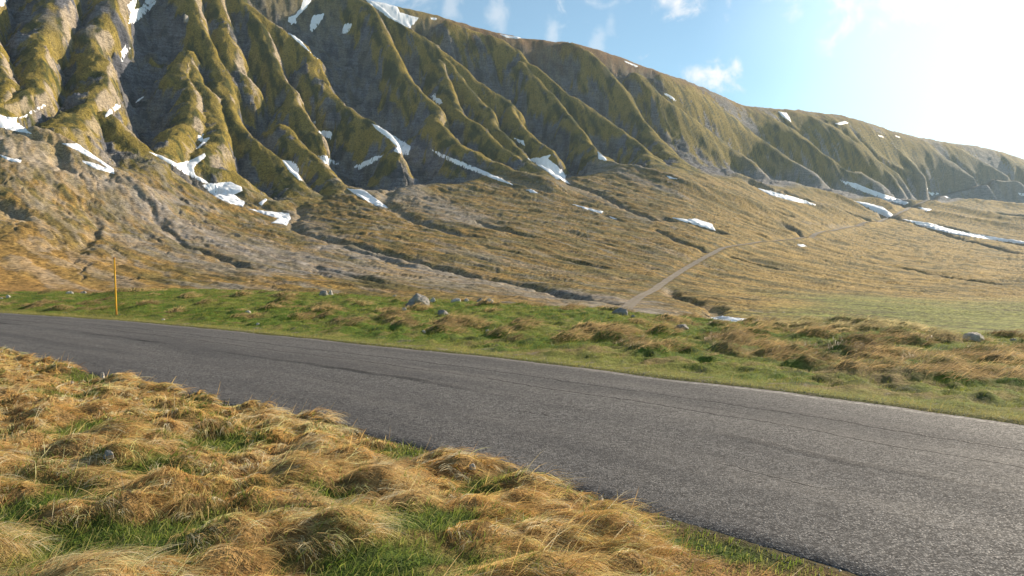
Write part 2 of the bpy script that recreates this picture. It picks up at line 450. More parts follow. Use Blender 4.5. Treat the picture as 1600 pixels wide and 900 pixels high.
def mountain_detail(X, Y):
    """depth cut below the broad surface and masks"""
    u = X / Y * FPX + 800
    vD = colval(VD, u); vF = colval(VF, u); vB = colval(VBY, u)
    v = (Y - vD) / (vF - vD)
    out = np.zeros_like(X); rock = np.zeros_like(X); beige = np.zeros_like(X); deb = np.zeros_like(X)
    m = (v > -0.35) & (v < 1.25)
    x = X[m]; y = Y[m]; vm = v[m]
    wx = x + 7 * fbm(x / 44, y / 44, 4, 11, .52); wy = y + 7 * fbm(x / 44, y / 44, 4, 31, .52)
    size = 0.75 + 0.62 * np.clip((y - 700) / 900, 0, 1.3)
    size = size * (1 + .2 * sstep(1080, 1250, u[m]))
    d, left, arc = polydist(wx, wy, CREST_W, rightw=1.75, want_s=True)
    cap = 43 * size ** .35
    dn = d / cap
    depth = 44 * size * (1 - np.exp(-(dn ** 2.6) * 2.4)) + 9 * size * np.minimum(dn, 1.6) ** 1.3
    fade = sstep(-0.08, 0.32 + .33 * sstep(900, 1080, u[m]), vm) * sstep(1.02, 0.80, vm)
    rfade = sstep(-.02, .12, vm) * sstep(1.02, .8, vm)
    sd, _ = polydist(x, y, SPUR_W)
    # rills down the cut faces
    faces = np.clip(dn * 1.6, 0, 1) * fade
    ob = arc - .55 * d + 6 * fbm(x / 22, y / 22, 2, 55)
    lr = np.where(left, 0., 50.)
    rib1 = np.abs(vnoise(ob / 27, d / 70 + lr, 57)) / .5; rib2 = np.abs(vnoise(ob / 10, d / 40 + lr, 58)) / .5
    rill = 0.5 * (1 - np.clip(rib1, 0, 1)) + .22 * (1 - np.clip(rib2, 0, 1)) + .35 * np.abs(fbm(x / 13, y / 13, 4, 61))
    rill2 = .55 - np.abs(fbm(x / 7.0, y / 9.0, 3, 71))
    soft = sstep(930, 1080, u[m]); depth = depth * (1 - .35 * soft)
    fade = fade * (1 - soft * sstep(.62, .9, vm))
    for P, w, dd in HOL_W:
        q, _ = polydist(wx, wy, [P]); depth = np.maximum(depth, dd * np.exp(-(q / w) ** 2.4))
    h = depth * fade + (rill - .35) * 18.0 * (1 - .85 * soft) * np.clip((dn - .12) * 1.8, 0, 1) * fade * size + rill2 * 3.2 * faces * (1 - .6 * soft)
    h -= fbm(x / 38, y / 38, 4, 81) * 3.4 * sstep(-0.3, 0.1, vm)
    h -= 4.0 * (1 - .8 * soft) * size * vnoise(arc / 34, arc * 0 + 3.3, 63) * np.exp(-dn * 1.6) * sstep(0, .25, vm) * sstep(1, .85, vm)
    # terracettes on the grassy ribs
    h -= (0.9 * fbm(x / 9, y / 9, 3, 83)) * sstep(-.1, .2, vm)
    nz = fbm(x / 26, y / 26, 5, 91)
    thr = 0.10 * sstep(800, 1000, u[m]) + .25 * sstep(960, 1060, u[m]) * sstep(.2, .5, vm)
    sk = vnoise(ob / 9, d / 45 + lr, 59) + .7 * vnoise(ob / 3.6, d / 28 + lr, 60)
    rk = sstep(0.56, 0.70, dn - thr + 0.80 * nz + 0.30 * (rill - .3) + .42 * sk) * rfade
    zz = (env(u[m], y) - h) + .15 * x + 5 * fbm(x / 40, y / 40, 2, 66)
    led = vnoise(zz / 6.5, x / 60, 67) + .5 * vnoise(zz / 2.6, x / 40, 68)
    h = h - rk * led * 4.2 + rk * (4.5 * np.abs(fbm(x / 11, y / 11, 4, 69, .6)) - 1.2)
    out[m] = h
    rk *= 0.80 + 0.2 * sstep(-.1, .2, fbm(x / 14, y / 14, 3, 95))
    # cliff band at the left
    uu = u[m]; 
    band = np.exp(-((vm - 0.62 - 0.06 * nz) / 0.07) ** 2) * (uu < 290)
    rk = np.clip(rk + band * sstep(-0.15, 0.2, nz), 0, 1)
    farrock = sstep(1090, 1240, uu) * sstep(.62, .35, vm) * sstep(.02, .14, vm)
    rk = np.clip(rk + farrock * sstep(-.38, -.08, nz + .35 * sk) * .9 + sstep(1380, 1480, uu) * sstep(.9, .6, vm) * sstep(0, .1, vm) * .6, 0, 1)
    rock[m] = rk
    bg_ = left * sstep(0.02, 0.12, dn + .10 * sk) * sstep(0.55, 0.35, dn + .2 * sk) * sstep(0.08, 0.22, fbm(x / 33, y / 33, 5, 101) + .1 + .12 * sk) * sstep(.95, .7, vm) * sstep(860, 560, uu)
    beige[m] = np.clip(bg_ * fade * .85, 0, 1)
    # right spurs
    m2 = (Y > 300) & (v < 0.45)
    x = X[m2]; y = Y[m2]
    sd, _ = polydist(x, y, SPUR_W, rightw=2.2)
    out[m2] -= 12 * np.exp(-(sd / 34) ** 1.4) * sstep(0.45, 0.1, v[m2])
    # fan relief
    m3 = (Y > 70) & (v < 0.12)
    x = X[m3]; y = Y[m3]; ff = sstep(85, 160, y) * sstep(0.12, -0.1, v[m3])
    # rotated, stretched along the fall line
    c, s = math.cos(math.radians(-52)), math.sin(math.radians(-52))
    a = x * c + y * s; b = -x * s + y * c
    sc = np.clip(y / 300, 0.5, 2.2)
    r1 = fbm(a / 60, b / 17, 4, 121)
    r2 = np.abs(fbm(a / 26 + 3, b / 8, 3, 131))
    r3 = fbm(a / 9, b / 4, 3, 141)
    out[m3] -= ff * (r1 * 1.0 * sc + (r2 - .2) * 1.5 * sc ** .6 + r3 * 0.22 + 0.18 * fbm(x / 1.8, y / 2.4, 2, 145))
    g1 = np.exp(-(np.abs(fbm(a / 75 + .25 * r1, b / 20, 4, 147)) / .030) ** 2) * sstep(-.1, .25, vnoise(a / 50, b / 30, 148) + .15)
    g2 = np.exp(-(np.abs(fbm(a / 40 + 7, b / 9, 3, 149)) / .045) ** 2) * sstep(0, .3, vnoise(a / 35, b / 20, 150) + .1)
    fine = (g1 * .7 + g2 * .3) * sc ** .7 * ff
    out[m3] += fine
    flat = sstep(1180, 1330, u[m3]) * sstep(330, 230, y)
    out[m3] += ff * flat * (r1 * 2.1 * sc + (r2 - .2) * 2.0 * sc ** .6 + r3 * .4)
    cut = np.zeros_like(x)
    wx = x + 2.5 * fbm(x / 14, y / 14, 3, 151); wy = y + 3.5 * fbm(x / 14, y / 14, 3, 161)
    for P, w, dd in CH_W:
        lo = P.min(0) - 6 * w; hi = P.max(0) + 6 * w
        k = (wx > lo[0]) & (wx < hi[0]) & (wy > lo[1]) & (wy < hi[1])
        if k.any():
            q, _ = polydist(wx[k], wy[k], [P])
            cut[k] = np.maximum(cut[k], dd * (1.25 if w > 6 else (1.2 if P[:, 0].mean() > 80 else .72)) * np.exp(-(q / w) ** 3) + 0.2 * dd * np.exp(-(q / (2.6 * w)) ** 2))
    out[m3] += cut
    ds = np.zeros_like(x)
    wx = x + 9 * fbm(x / 30, y / 30, 4, 171); wy = y + 9 * fbm(x / 30, y / 30, 4, 181)
    streak = fbm(a / 40, b / 6, 4, 191)
    for P, w, st in DEB_W:
        lo = P.min(0) - 3 * w; hi = P.max(0) + 3 * w
        k = (wx > lo[0]) & (wx < hi[0]) & (wy > lo[1]) & (wy < hi[1])
        if k.any():
            q, _ = polydist(wx[k], wy[k], [P])
            ds[k] = np.maximum(ds[k], st * sstep(1.5, 0.25, q / w + 0.9 * streak[k]))
    ds = np.maximum(ds, sstep(.5, 2.2, cut) * .55)
    ds = np.maximum(ds, np.clip(g1 * ff, 0, 1) * .6 * (1 - .6 * sstep(1150, 1300, u[m3])))
    ds = np.maximum(ds, .55 * sstep(0.12, .38, streak + .25 * sstep(500, 100, u[m3]) * sstep(100, 160, y)) * sstep(1150, 900, u[m3]))
    deb[m3] = ds * sstep(88, 108, y)
    return out, rock, beige, deb, v, u


MOUNDS = None


def near_z(X, Y):
    """ground close to the road, both sides (no fine relief)"""
    u = np.where(Y > 2.5, X / np.maximum(Y, 2.5) * FPX + 800, 800 + X / 2.5 * FPX)
    df = d_far(X, Y); dn = d_near(X, Y)
    base = env(np.clip(u, U0, U1), np.maximum(Y, 4.1))
    z = np.where(df > 0, base * sstep(0.0, 2.0, df), 0.0)
    bank = 0.20 * sstep(0.15, 2.6, dn) + 0.05 * sstep(2.5, 8, dn)
    z = np.where(dn > 0, bank, z)
    inside = np.minimum(-df, -dn)
    z = z - 0.035 * sstep(-0.10, 0.06, inside) + 0.05 * sstep(-.05, -.4, inside) * 0
    return z, df, dn


# tussock mounds close to the camera: built once, used by the ground and by the grass
def scatter(x0, x1, y0, y1, n, rmin, rmax, ok, seed, sep=0.8):
    r = np.random.default_rng(seed); P = []; cell = {}
    xs = r.uniform(x0, x1, n); ys = r.uniform(y0, y1, n); rs = r.uniform(rmin, rmax, n)
    good = ok(xs, ys)
    for x, y, q in zip(xs[good], ys[good], rs[good]):
        ci, cj = int(x / rmax), int(y / rmax); bad = False
        for i in range(ci - 2, ci + 3):
            for j in range(cj - 2, cj + 3):
                for (a, b, c) in cell.get((i, j), ()):
                    if (a - x) ** 2 + (b - y) ** 2 < (sep * (q + c)) ** 2:
                        bad = True; break
                if bad: break
            if bad: break
        if not bad:
            P.append((x, y, q)); cell.setdefault((ci, cj), []).append((x, y, q))
    return np.array(P)


def green_near(x, y):
    """0..1, how green rather than straw the camera-side bank is"""
    g = fbm(x / 1.1 + 5, y / 1.1, 3, 201)
    g = sstep(0.04, 0.30, g)
    corner = sstep(5.3, 4.4, y + .42 * (x + 2)) * sstep(-.25, .1, fbm(x / .55, y / .55, 3, 203) + .02)
    return np.clip(g + corner, 0, 1)


def edge_near(x, y):
    """the bank's last half metre towards the road on the right: short moss instead of tussocks"""
    return d_near(x, y)


def ok_near(x, y):
    dn = d_near(x, y)
    lim = 0.12 + 0.85 * sstep(0.2, 1.6, x) + 0.08 * fbm(x * 1.5, y * 1.5, 2, 7)
    return (dn > lim) & (green_near(x, y) < 0.6)


TU = scatter(-17, 9, 0.6, 17, 16000, 0.12, 0.34, ok_near, 3, 0.60)
# tussocks on the far verge
VR = lambda x, y: np.clip((y - farY_at(x, y)) / np.maximum(colval(VCY, x / np.maximum(y, 1) * FPX + 800) - farY_at(x, y), 1), 0, 1.5)


def farY_at(x, y):
    return colval(farY, x / np.maximum(y, 1) * FPX + 800)


def brown_far(x, y):
    """0..1 density of reddish dry tussocks on the far verge"""
    df = d_far(x, y); u = x / np.maximum(y, 1) * FPX + 800
    vr = VR(x, y)
    band = np.exp(-((vr - 0.30) / 0.20) ** 2) * (0.25 + 0.55 * sstep(350, 650, u))
    right = sstep(950, 1250, u) * 0.42 * sstep(0.05, .15, vr)
    crest = sstep(1150, 1230, u) * sstep(1500, 1440, u) * np.exp(-((vr - .95) / .14) ** 2) * 1.3
    left = 0.45 * sstep(250, 100, u) * np.exp(-((vr - 0.25) / 0.12) ** 2)
    n = fbm(x / 1.7, y / 1.7, 3, 221)
    return np.clip(((band + right + crest + left) * .8 + 2.1 * n - 0.50 - .14 * sstep(950, 750, u)) * 1.3, 0, 1)


def ok_far(x, y):
    df = d_far(x, y); u = x / np.maximum(y, 1) * FPX + 800
    r = np.random.default_rng(5).uniform(0, 1, x.shape)
    return (df > 1.5) & (VR(x, y) > .2) & (y < colval(VCY, u) * 1.08) & (r * .6 + .28 < brown_far(x, y)) & (np.abs(u - 800) < 1000)


TF = scatter(-45, 26, 6, 56, 60000, 0.22, 0.62, ok_far, 9, 0.72)
print("tussocks", len(TU), len(TF), round(time.time() - T0, 1))
WIND = np.array([0.93, -0.36])


def mound_h(X, Y):
    h = np.zeros_like(X)
    for T, hk in ((TU, 0.42), (TF, 0.42)):
        # bin query points by a coarse grid to keep this quick
        for (x, y, r) in T:
            pass
    return h


def add_mounds(X, Y, xs, ys, Z):
    """X,Y,Z grids over sorted axes xs, ys: raise a dome for every tussock"""
    dome = np.zeros_like(Z)
    for T, hk in ((TU, 0.56), (TF, 0.36)):
        for (x, y, r) in T:
            R = r * 1.5
            i0, i1 = np.searchsorted(xs, (x - R, x + R)); j0, j1 = np.searchsorted(ys, (y - R, y + R))
            if i1 <= i0 or j1 <= j0:
                continue
            dx = X[j0:j1, i0:i1] - x; dy = Y[j0:j1, i0:i1] - y
            a = (dx * WIND[0] + dy * WIND[1]); b = (-dx * WIND[1] + dy * WIND[0])
            q = (a / 1.15) ** 2 + (b / 0.92) ** 2
            g = hk * r * np.exp(-(q / (r * r)) * 1.7)
            dome[j0:j1, i0:i1] = np.maximum(dome[j0:j1, i0:i1], g)
    return Z + dome, dome


# ------------------------------------------------------------------ mesh helpers
def mesh_from(name, V, F, attrs=None, colors=None, smooth=True, mat=None, uv=None):
    me = bpy.data.meshes.new(name)
    V = np.ascontiguousarray(V, np.float32); F = np.ascontiguousarray(F, np.int32)
    nv, nf, k = len(V), len(F), F.shape[1]
    me.vertices.add(nv); me.vertices.foreach_set("co", V.ravel())
    me.loops.add(nf * k); me.loops.foreach_set("vertex_index", F.ravel())
    me.polygons.add(nf)
    me.polygons.foreach_set("loop_start", np.arange(0, nf * k, k, dtype=np.int32))
    me.polygons.foreach_set("loop_total", np.full(nf, k, np.int32))
    me.polygons.foreach_set("use_smooth", np.full(nf, smooth))
    for n, a in (attrs or {}).items():
        at = me.attributes.new(n, 'FLOAT', 'POINT'); at.data.foreach_set("value", np.ascontiguousarray(a, np.float32).ravel())
    for n, a in (colors or {}).items():
        at = me.attributes.new(n, 'FLOAT_COLOR', 'POINT')
        c = np.ones((nv, 4), np.float32); c[:, :3] = a
        at.data.foreach_set("color", c.ravel())
    me.update(calc_edges=True)
    me.validate()
    if mat:
        me.materials.append(mat)
    return me


def link(name, me, parent=None, **props):
    o = bpy.data.objects.new(name, me); COL.objects.link(o)
    if parent is not None:
        o.parent = parent
    for k, v in props.items():
        o[k] = v
    return o


def grid_faces(nr, nc):
    i = np.arange(nr - 1)[:, None] * nc + np.arange(nc - 1)[None, :]
    return np.stack([i, i + 1, i + nc + 1, i + nc], -1).reshape(-1, 4)


def material(name, build, rough=0.9):
    m = bpy.data.materials.new(name); m.use_nodes = True
    t = NT(m.node_tree); m.node_tree.nodes.clear()
    out = t.n('ShaderNodeOutputMaterial')
    bs = t.n('ShaderNodeBsdfPrincipled')
    bs.inputs['Roughness'].default_value = rough
    bs.inputs['Specular IOR Level'].default_value = 0.25
    t.l(bs.outputs[0], out.inputs[0])
    build(t, bs, out)
    return m


def attr(t, name, col=False):
    a = t.n('ShaderNodeAttribute', attribute_name=name)
    return a.outputs['Color'] if col else a.outputs['Fac']


def bump(t, h, dist, strength=1.0, prev=None):
    b = t.n('ShaderNodeBump'); b.inputs['Distance'].default_value = dist; b.inputs['Strength'].default_value = strength
    t.val(h, b.inputs['Height'])
    if prev is not None:
        t.l(prev, b.inputs['Normal'])
    return b.outputs[0]


def objco(t):
    return t.n('ShaderNodeTexCoord').outputs['Object']


# ------------------------------------------------------------------ materials
def b_mountain(t, bs, out):
    co = objco(t); c = attr(t, 'Col', True); rk = attr(t, 'rock')
    flat = t.vmath('MULTIPLY', co, (1, 1, 1.6))
    n1 = t.noise(co, 0.09, 6, 0.62); n2 = t.noise(co, 0.55, 5, 0.65); n3 = t.noise(flat, 1.3, 3, 0.65)
    strata = t.noise(t.vmath('MULTIPLY', co, (0.05, 0.05, 0.55)), 1.0, 5, 0.65, 0.5)
    g = t.math('ADD', t.math('MULTIPLY', t.rng(n1, .3, .7), .45), t.math('MULTIPLY', t.rng(n2, .34, .66), .85))
    g = t.math('ADD', g, t.math('MULTIPLY', t.rng(n3, .38, .62), 1.25))
    g = t.math('SUBTRACT', g, 0.10)
    gr = t.math('ADD', t.math('MULTIPLY', t.rng(strata, .34, .66), .75), t.math('MULTIPLY', t.rng(n2, .34, .66), 1.0))
    gr = t.math('ADD', t.math('ADD', gr, t.math('MULTIPLY', t.rng(n3, .36, .64), .5)), .05)
    f = t.n('ShaderNodeMix', data_type='FLOAT')
    t.val(rk, f.inputs[0]); t.val(g, f.inputs[2]); t.val(gr, f.inputs[3])
    v = t.vmath('SCALE', c); v.node.inputs['Scale'].default_value = 1
    t.l(f.outputs[0], v.node.inputs['Scale'])
    # scattered pale stones
    vor = t.n('ShaderNodeTexVoronoi'); t.l(co, vor.inputs['Vector']); vor.inputs['Scale'].default_value = .42
    st = t.rng(vor.outputs['Distance'], .10, .17, 1, 0)
    vr = t.rng(t.n('ShaderNodeSeparateColor').outputs[0], 0, 1)
    sc = t.n('ShaderNodeSeparateColor'); t.l(vor.outputs['Color'], sc.inputs[0])
    st = t.math('MULTIPLY', st, t.rng(sc.outputs[0], .80, .86))
    st = t.math('MULTIPLY', st, t.math('ADD', t.math('MULTIPLY', attr(t, 'stones'), .9), .05))
    col = t.mix(st, v, (.46, .44, .41))
    t.l(col, bs.inputs['Base Color'])
    h = t.math('ADD', t.math('MULTIPLY', n2, .8), t.math('MULTIPLY', n3, .30))
    h = t.math('ADD', h, t.math('MULTIPLY', t.math('MULTIPLY', strata, rk), 1.2))
    fa = attr(t, 'fan'); n4 = t.noise(co, 4.5, 3, .65)
    h = t.math('ADD', t.math('MULTIPLY', h, t.rng(fa, 0, 1, 1, .28)), t.math('MULTIPLY', t.math('MULTIPLY', n4, fa), .12))
    nb = bump(t, h, 1.9, 1.0)
    t.l(nb, bs.inputs['Normal'])
    bs.inputs['Specular IOR Level'].default_value = .1


M_mountain = material('mountain_ground', b_mountain, 0.95)


def b_ground(t, bs, out):
    co = objco(t); c = attr(t, 'Col', True)
    n1 = t.noise(co, 2.5, 5, 0.65); n2 = t.noise(co, 14, 4, 0.65); n3 = t.noise(co, 55, 2, 0.6)
    g = t.math('ADD', t.math('MULTIPLY', t.rng(n1, .3, .7), .4), t.math('MULTIPLY', t.rng(n2, .3, .7), .8))
    g = t.math('ADD', g, t.math('ADD', t.math('MULTIPLY', t.rng(n3, .3, .7), .5), .15))
    v = t.vmath('SCALE', c); t.l(g, v.node.inputs['Scale'])
    t.l(v, bs.inputs['Base Color'])
    h = t.math('ADD', n2, t.math('MULTIPLY', n3, .3))
    t.l(bump(t, h, .06, 1.0), bs.inputs['Normal'])
    bs.inputs['Specular IOR Level'].default_value = .1


M_ground = material('turf_ground', b_ground, 0.95)


def b_grass(t, bs, out):
    c = attr(t, 'Col', True)
    bs.inputs['Roughness'].default_value = .55
    bs.inputs['Specular IOR Level'].default_value = .35
    t.l(c, bs.inputs['Base Color'])
    tr = t.n('ShaderNodeBsdfTranslucent'); t.l(c, tr.inputs['Color'])
    mx = t.n('ShaderNodeMixShader'); mx.inputs[0].default_value = .52
    t.l(bs.outputs[0], mx.inputs[1]); t.l(tr.outputs[0], mx.inputs[2]); t.l(mx.outputs[0], out.inputs[0])


M_grass = material('grass_blades', b_grass)


def b_road(t, bs, out):
    co = objco(t); s = attr(t, 'across'); L = attr(t, 'along')
    cv = t.n('ShaderNodeCombineXYZ'); t.l(s, cv.inputs[0]); t.l(L, cv.inputs[1])
    uv = cv.outputs[0]
    vor = t.n('ShaderNodeTexVoronoi'); t.l(co, vor.inputs['Vector']); vor.inputs['Scale'].default_value = 78
    sc = t.n('ShaderNodeSeparateColor'); t.l(vor.outputs['Color'], sc.inputs[0])
    vor2 = t.n('ShaderNodeTexVoronoi'); t.l(co, vor2.inputs['Vector']); vor2.inputs['Scale'].default_value = 24
    sc2 = t.n('ShaderNodeSeparateColor'); t.l(vor2.outputs['Color'], sc2.inputs[0])
    stone = t.math('POWER', sc.outputs[0], 2.2)
    stone2 = t.math('POWER', sc2.outputs[0], 3.0)
    base = t.mix(stone, (.028, .028, .029), (.275, .260, .250))
    base = t.mix(t.math('MULTIPLY', stone2, .5), base, (.26, .25, .24))
    gap = t.rng(vor.outputs['Distance'], .35, .75)
    base = t.mix(t.math('MULTIPLY', gap, .6), base, (.022, .022, .024))
    # long wear streaks along the road
    st = t.noise(t.vmath('MULTIPLY', uv, (1.1, .09, 1)), 1.0, 4, .6, .4)
    base = t.mix(t.rng(st, .42, .60, 0, .38), base, (.022, .023, .028))
    st2 = t.noise(t.vmath('MULTIPLY', uv, (1.6, .16, 1)), 1.3, 3, .6)
    base = t.mix(t.rng(st2, .55, .75, 0, .2), base, (.17, .155, .14))
    blot = t.noise(co, 2.3, 4, .65)
    base = t.mix(t.rng(blot, .5, .8, 0, .25), base, (.16, .15, .135))
    # long cracks and joints
    wob = t.noise(t.vmath('MULTIPLY', uv, (0, .55, 1)), 1.0, 4, .6)
    wob2 = t.noise(t.vmath('MULTIPLY', uv, (0, 7.0, 1)), 1.0, 3, .6)
    crack = None
    for k, (s0, wdt, amp, lo, hi, gate, dark) in enumerate([
            (1.55, .014, .30, .34, .44, 3.1, 1.0), (2.35, .017, .36, .28, .38, 9.3, 1.0), (3.35, .09, .45, .42, .60, 21.0, .75),
            (3.28, .010, .5, .47, .56, 21.0, .8), (.85, .008, .22, .50, .58, 33.0, .7), (4.3, .009, .5, .52, .60, 41.0, .75),
            (4.95, .10, .5, .52, .66, 57.0, .5), (1.95, .007, .3, .54, .60, 71.0, .7), (3.9, .007, .4, .55, .6, 77.0, .7)]):
        off = t.math('MULTIPLY', t.math('SUBTRACT', wob, .5), amp)
        off = t.math('ADD', off, t.math('MULTIPLY', t.math('SUBTRACT', wob2, .5), .12))
        d = t.math('ABSOLUTE', t.math('SUBTRACT', t.math('SUBTRACT', s, s0), off))
        ln = t.rng(d, wdt * .5, wdt * 1.4, 1, 0)
        gv = t.n('ShaderNodeCombineXYZ'); t.l(L, gv.inputs[1]); gv.inputs[0].default_value = gate
        g = t.noise(t.vmath('MULTIPLY', gv.outputs[0], (1, .14, 1)), 1.0, 3, .7)
        ln = t.math('MULTIPLY', t.math('MULTIPLY', ln, t.rng(g, lo, hi)), dark)
        crack = ln if crack is None else t.math('MAXIMUM', crack, ln)
    base = t.mix(crack, base, (.007, .007, .009))
    # worn pale edge line on the far side
    en = t.noise(co, 9, 4, .7)
    wl = t.math('MULTIPLY', t.rng(t.math('ABSOLUTE', t.math('SUBTRACT', s, .17)), .035, .085, 1, 0), t.rng(en, .36, .58))
    wl = t.math('MULTIPLY', wl, t.rng(t.n('ShaderNodeSeparateXYZ').outputs[0], 0, 1))
    sx = t.n('ShaderNodeSeparateXYZ'); t.l(co, sx.inputs[0])
    wl2 = t.math('MULTIPLY', t.rng(t.math('ABSOLUTE', t.math('SUBTRACT', s, .15)), .02, .07, 1, 0), t.rng(en, .44, .62))
    wl2 = t.math('MULTIPLY', wl2, t.rng(sx.outputs[0], 1.0, 3.2, .05, .6))
    base = t.mix(wl2, base, (.5, .5, .48))
    # dust towards the edges
    dust = t.rng(s, .0, .5, .45, 0)
    base = t.mix(t.math('MULTIPLY', dust, t.rng(en, .3, .7)), base, (.22, .20, .18))
    t.l(base, bs.inputs['Base Color'])
    bs.inputs['Specular IOR Level'].default_value = .18
    t.l(t.rng(stone, 0, 1, .95, .65), bs.inputs['Roughness'])
    h = t.math('SUBTRACT', t.math('MULTIPLY', t.math('SUBTRACT', 1, vor.outputs['Distance']), t.math('ADD', stone, .35)), t.math('MULTIPLY', crack, 3))
    t.l(bump(t, h, .006, .9), bs.inputs['Normal'])


M_road = material('asphalt', b_road)


def b_snow(t, bs, out):
    co = objco(t)
    n = t.noise(co, .35, 4, .6); n2 = t.noise(co, 1.6, 3, .6)
    c = t.mix(t.rng(n, .35, .75, 0, .55), (.86, .88, .92), (.70, .70, .70))
    t.l(c, bs.inputs['Base Color'])
    bs.inputs['Roughness'].default_value = .6
    t.l(bump(t, n2, .5, .35), bs.inputs['Normal'])


M_snow = material('old_snow', b_snow)


def b_rock(dark, light):
    def f(t, bs, out):
        co = objco(t)
        n = t.noise(co, 3.5, 6, .65); n2 = t.noise(co, 14, 5, .7); n3 = t.noise(co, 1.6, 3, .5)
        c = t.mix(t.rng(n, .35, .65), dark, light)
        c = t.mix(t.rng(n2, .58, .7, 0, .8), c, tuple(x * .35 for x in dark))
        c = t.mix(t.rng(n3, .56, .66, 0, .5), c, (.20, .16, .07))
        t.l(c, bs.inputs['Base Color'])
        t.l(bump(t, t.math('ADD', n, t.math('MULTIPLY', n2, .5)), .12, 1), bs.inputs['Normal'])
    return f


M_rock = material('grey_limestone', b_rock((.24, .22, .20), (.42, .39, .35)))
M_rock_pale = material('pale_limestone', b_rock((.42, .37, .31), (.68, .62, .54)))
M_rock_dark = material('dark_limestone', b_rock((.16, .145, .135), (.42, .39, .36)))


def b_track(t, bs, out):
    co = objco(t); s = attr(t, 'across')
    n = t.noise(co, .5, 5, .65); n2 = t.noise(co, 2.4, 4, .65)
    c = t.mix(t.rng(n, .35, .65), (.14, .11, .08), (.24, .20, .15))
    mid = t.rng(t.math('ABSOLUTE', t.math('SUBTRACT', s, .5)), .06, .14, 1, 0)
    c = t.mix(t.math('MULTIPLY', mid, t.rng(n2, .45, .6, 0, .7)), c, (.15, .12, .04))
    t.l(c, bs.inputs['Base Color']); t.l(bump(t, n2, .2, .8), bs.inputs['Normal'])


M_track = material('gravel_track', b_track)

# ------------------------------------------------------------------ mountain mesh
ucols = np.r_[np.arange(-900, -60, 12), np.arange(-60, 1660, 2.0), np.arange(1660, 2600, 12)]
NR = 560
Ystart = 62.0
rows = np.zeros((NR, len(ucols)))
for j, u in enumerate(ucols):
    e = env(np.full(LN, u), Yg)
    py = HOR - (e - CAMZ) * FPX / Yg
    w = np.abs(np.gradient(py)) + 0.10 * np.gradient(lg) * 300
    vf = float(colval(VF, u))
    w = np.where(Yg > vf * 1.03, .06 * np.gradient(lg) * 300, w)
    w = np.where(Yg < Ystart, 0, w)
    c = np.cumsum(w); c /= c[-1]
    k = np.searchsorted(Yg, Ystart)
    rows[:, j] = np.interp(np.linspace(0, 1, NR), c[k - 1:], Yg[k - 1:])
for _ in range(6):
    rows[:, 1:-1] = .25 * rows[:, :-2] + .5 * rows[:, 1:-1] + .25 * rows[:, 2:]
MY = rows; MU = np.broadcast_to(ucols, rows.shape); MX = (MU - 800) / FPX * MY
detail, rock, beige, deb, vpos, _ = mountain_detail(MX.ravel(), MY.ravel())
detail = detail.reshape(MY.shape)
MZ = env(MU.ravel(), MY.ravel()).reshape(MY.shape) - detail
print("mountain heights", round(time.time() - T0, 1))


def mtn_h(x, y):
    """height of the built mountain mesh at plan points, sampled from the mesh columns"""
    x = np.atleast_1d(x); y = np.atleast_1d(y)
    u = x / y * FPX + 800
    fi = np.interp(u, ucols, np.arange(len(ucols))); i = np.clip(fi.astype(int), 0, len(ucols) - 2); a = fi - i
    out = np.zeros_like(x, float)
    for n in range(len(x)):
        c0 = np.interp(y[n], MY[:, i[n]], MZ[:, i[n]]); c1 = np.interp(y[n], MY[:, i[n] + 1], MZ[:, i[n] + 1])
        out[n] = c0 * (1 - a[n]) + c1 * a[n]
    return out


def mtn_hit(px, py, fallback=True):
    fi = np.interp(px, ucols, np.arange(len(ucols))); i = min(int(fi), len(ucols) - 2); a = fi - i
    Yc = MY[:, i] * (1 - a) + MY[:, i + 1] * a; Zc = MZ[:, i] * (1 - a) + MZ[:, i + 1] * a
    p = HOR - (Zc - CAMZ) * FPX / Yc
    ok = p <= py
    if not ok.any():
        k = int(np.argmin(p)); Yh = Yc[k]
    else:
        k = max(int(np.argmax(ok)), 1)
        t = (p[k - 1] - py) / max(p[k - 1] - p[k], 1e-6); t = min(max(t, 0), 1)
        Yh = Yc[k - 1] * (1 - t) + Yc[k] * t
    return ((px - 800) / FPX * Yh, Yh)


TRK = [(968, 492), (975, 484), (1000, 463), (1030, 446), (1060, 428), (1080, 414), (1105, 400), (1130, 388), (1160, 382), (1200, 378), (1250, 371), (1300, 360), (1345, 351),
       (1385, 341), (1405, 334), (1425, 324), (1450, 312), (1475, 304), (1500, 299), (1525, 293), (1545, 284), (1575, 282), (1600, 284)]
PT = np.array([mtn_hit(*p) for p in denser(TRK, 2)])
PT = resample(PT, 3.0, 14)
tn = np.gradient(PT, axis=0); tn /= np.hypot(*tn.T)[:, None]; nm = np.c_[-tn[:, 1], tn[:, 0]]
TH = mtn_h(PT[:, 0], PT[:, 1]); kk = np.hanning(27); kk /= kk.sum()
TH = np.convolve(np.pad(TH, 13, mode='edge'), kk, 'valid')
TWD = np.interp(PT[:, 1], [100, 300, 900, 2000], [1.15, 1.7, 3.2, 5])
_lo = PT.min(0) - 30; _hi = PT.max(0) + 30
_k = (MX > _lo[0]) & (MX < _hi[0]) & (MY > _lo[1]) & (MY < _hi[1])
_x = MX[_k]; _y = MY[_k]; _b = np.full(_x.shape, 1e9); _h = np.zeros(_x.shape); _w = np.ones(_x.shape)
for q in range(0, len(PT), 2):
    _d = np.hypot(_x - PT[q, 0], _y - PT[q, 1]); _m = _d < _b
    _b = np.where(_m, _d, _b); _h = np.where(_m, TH[q], _h); _w = np.where(_m, TWD[q], _w)
_t = sstep(4.5, 1.5, _b / _w)
MZ[_k] = MZ[_k] * (1 - _t) + _h * _t


def lerp(a, b, t):
    return a + (np.asarray(b) - a) * t[..., None]


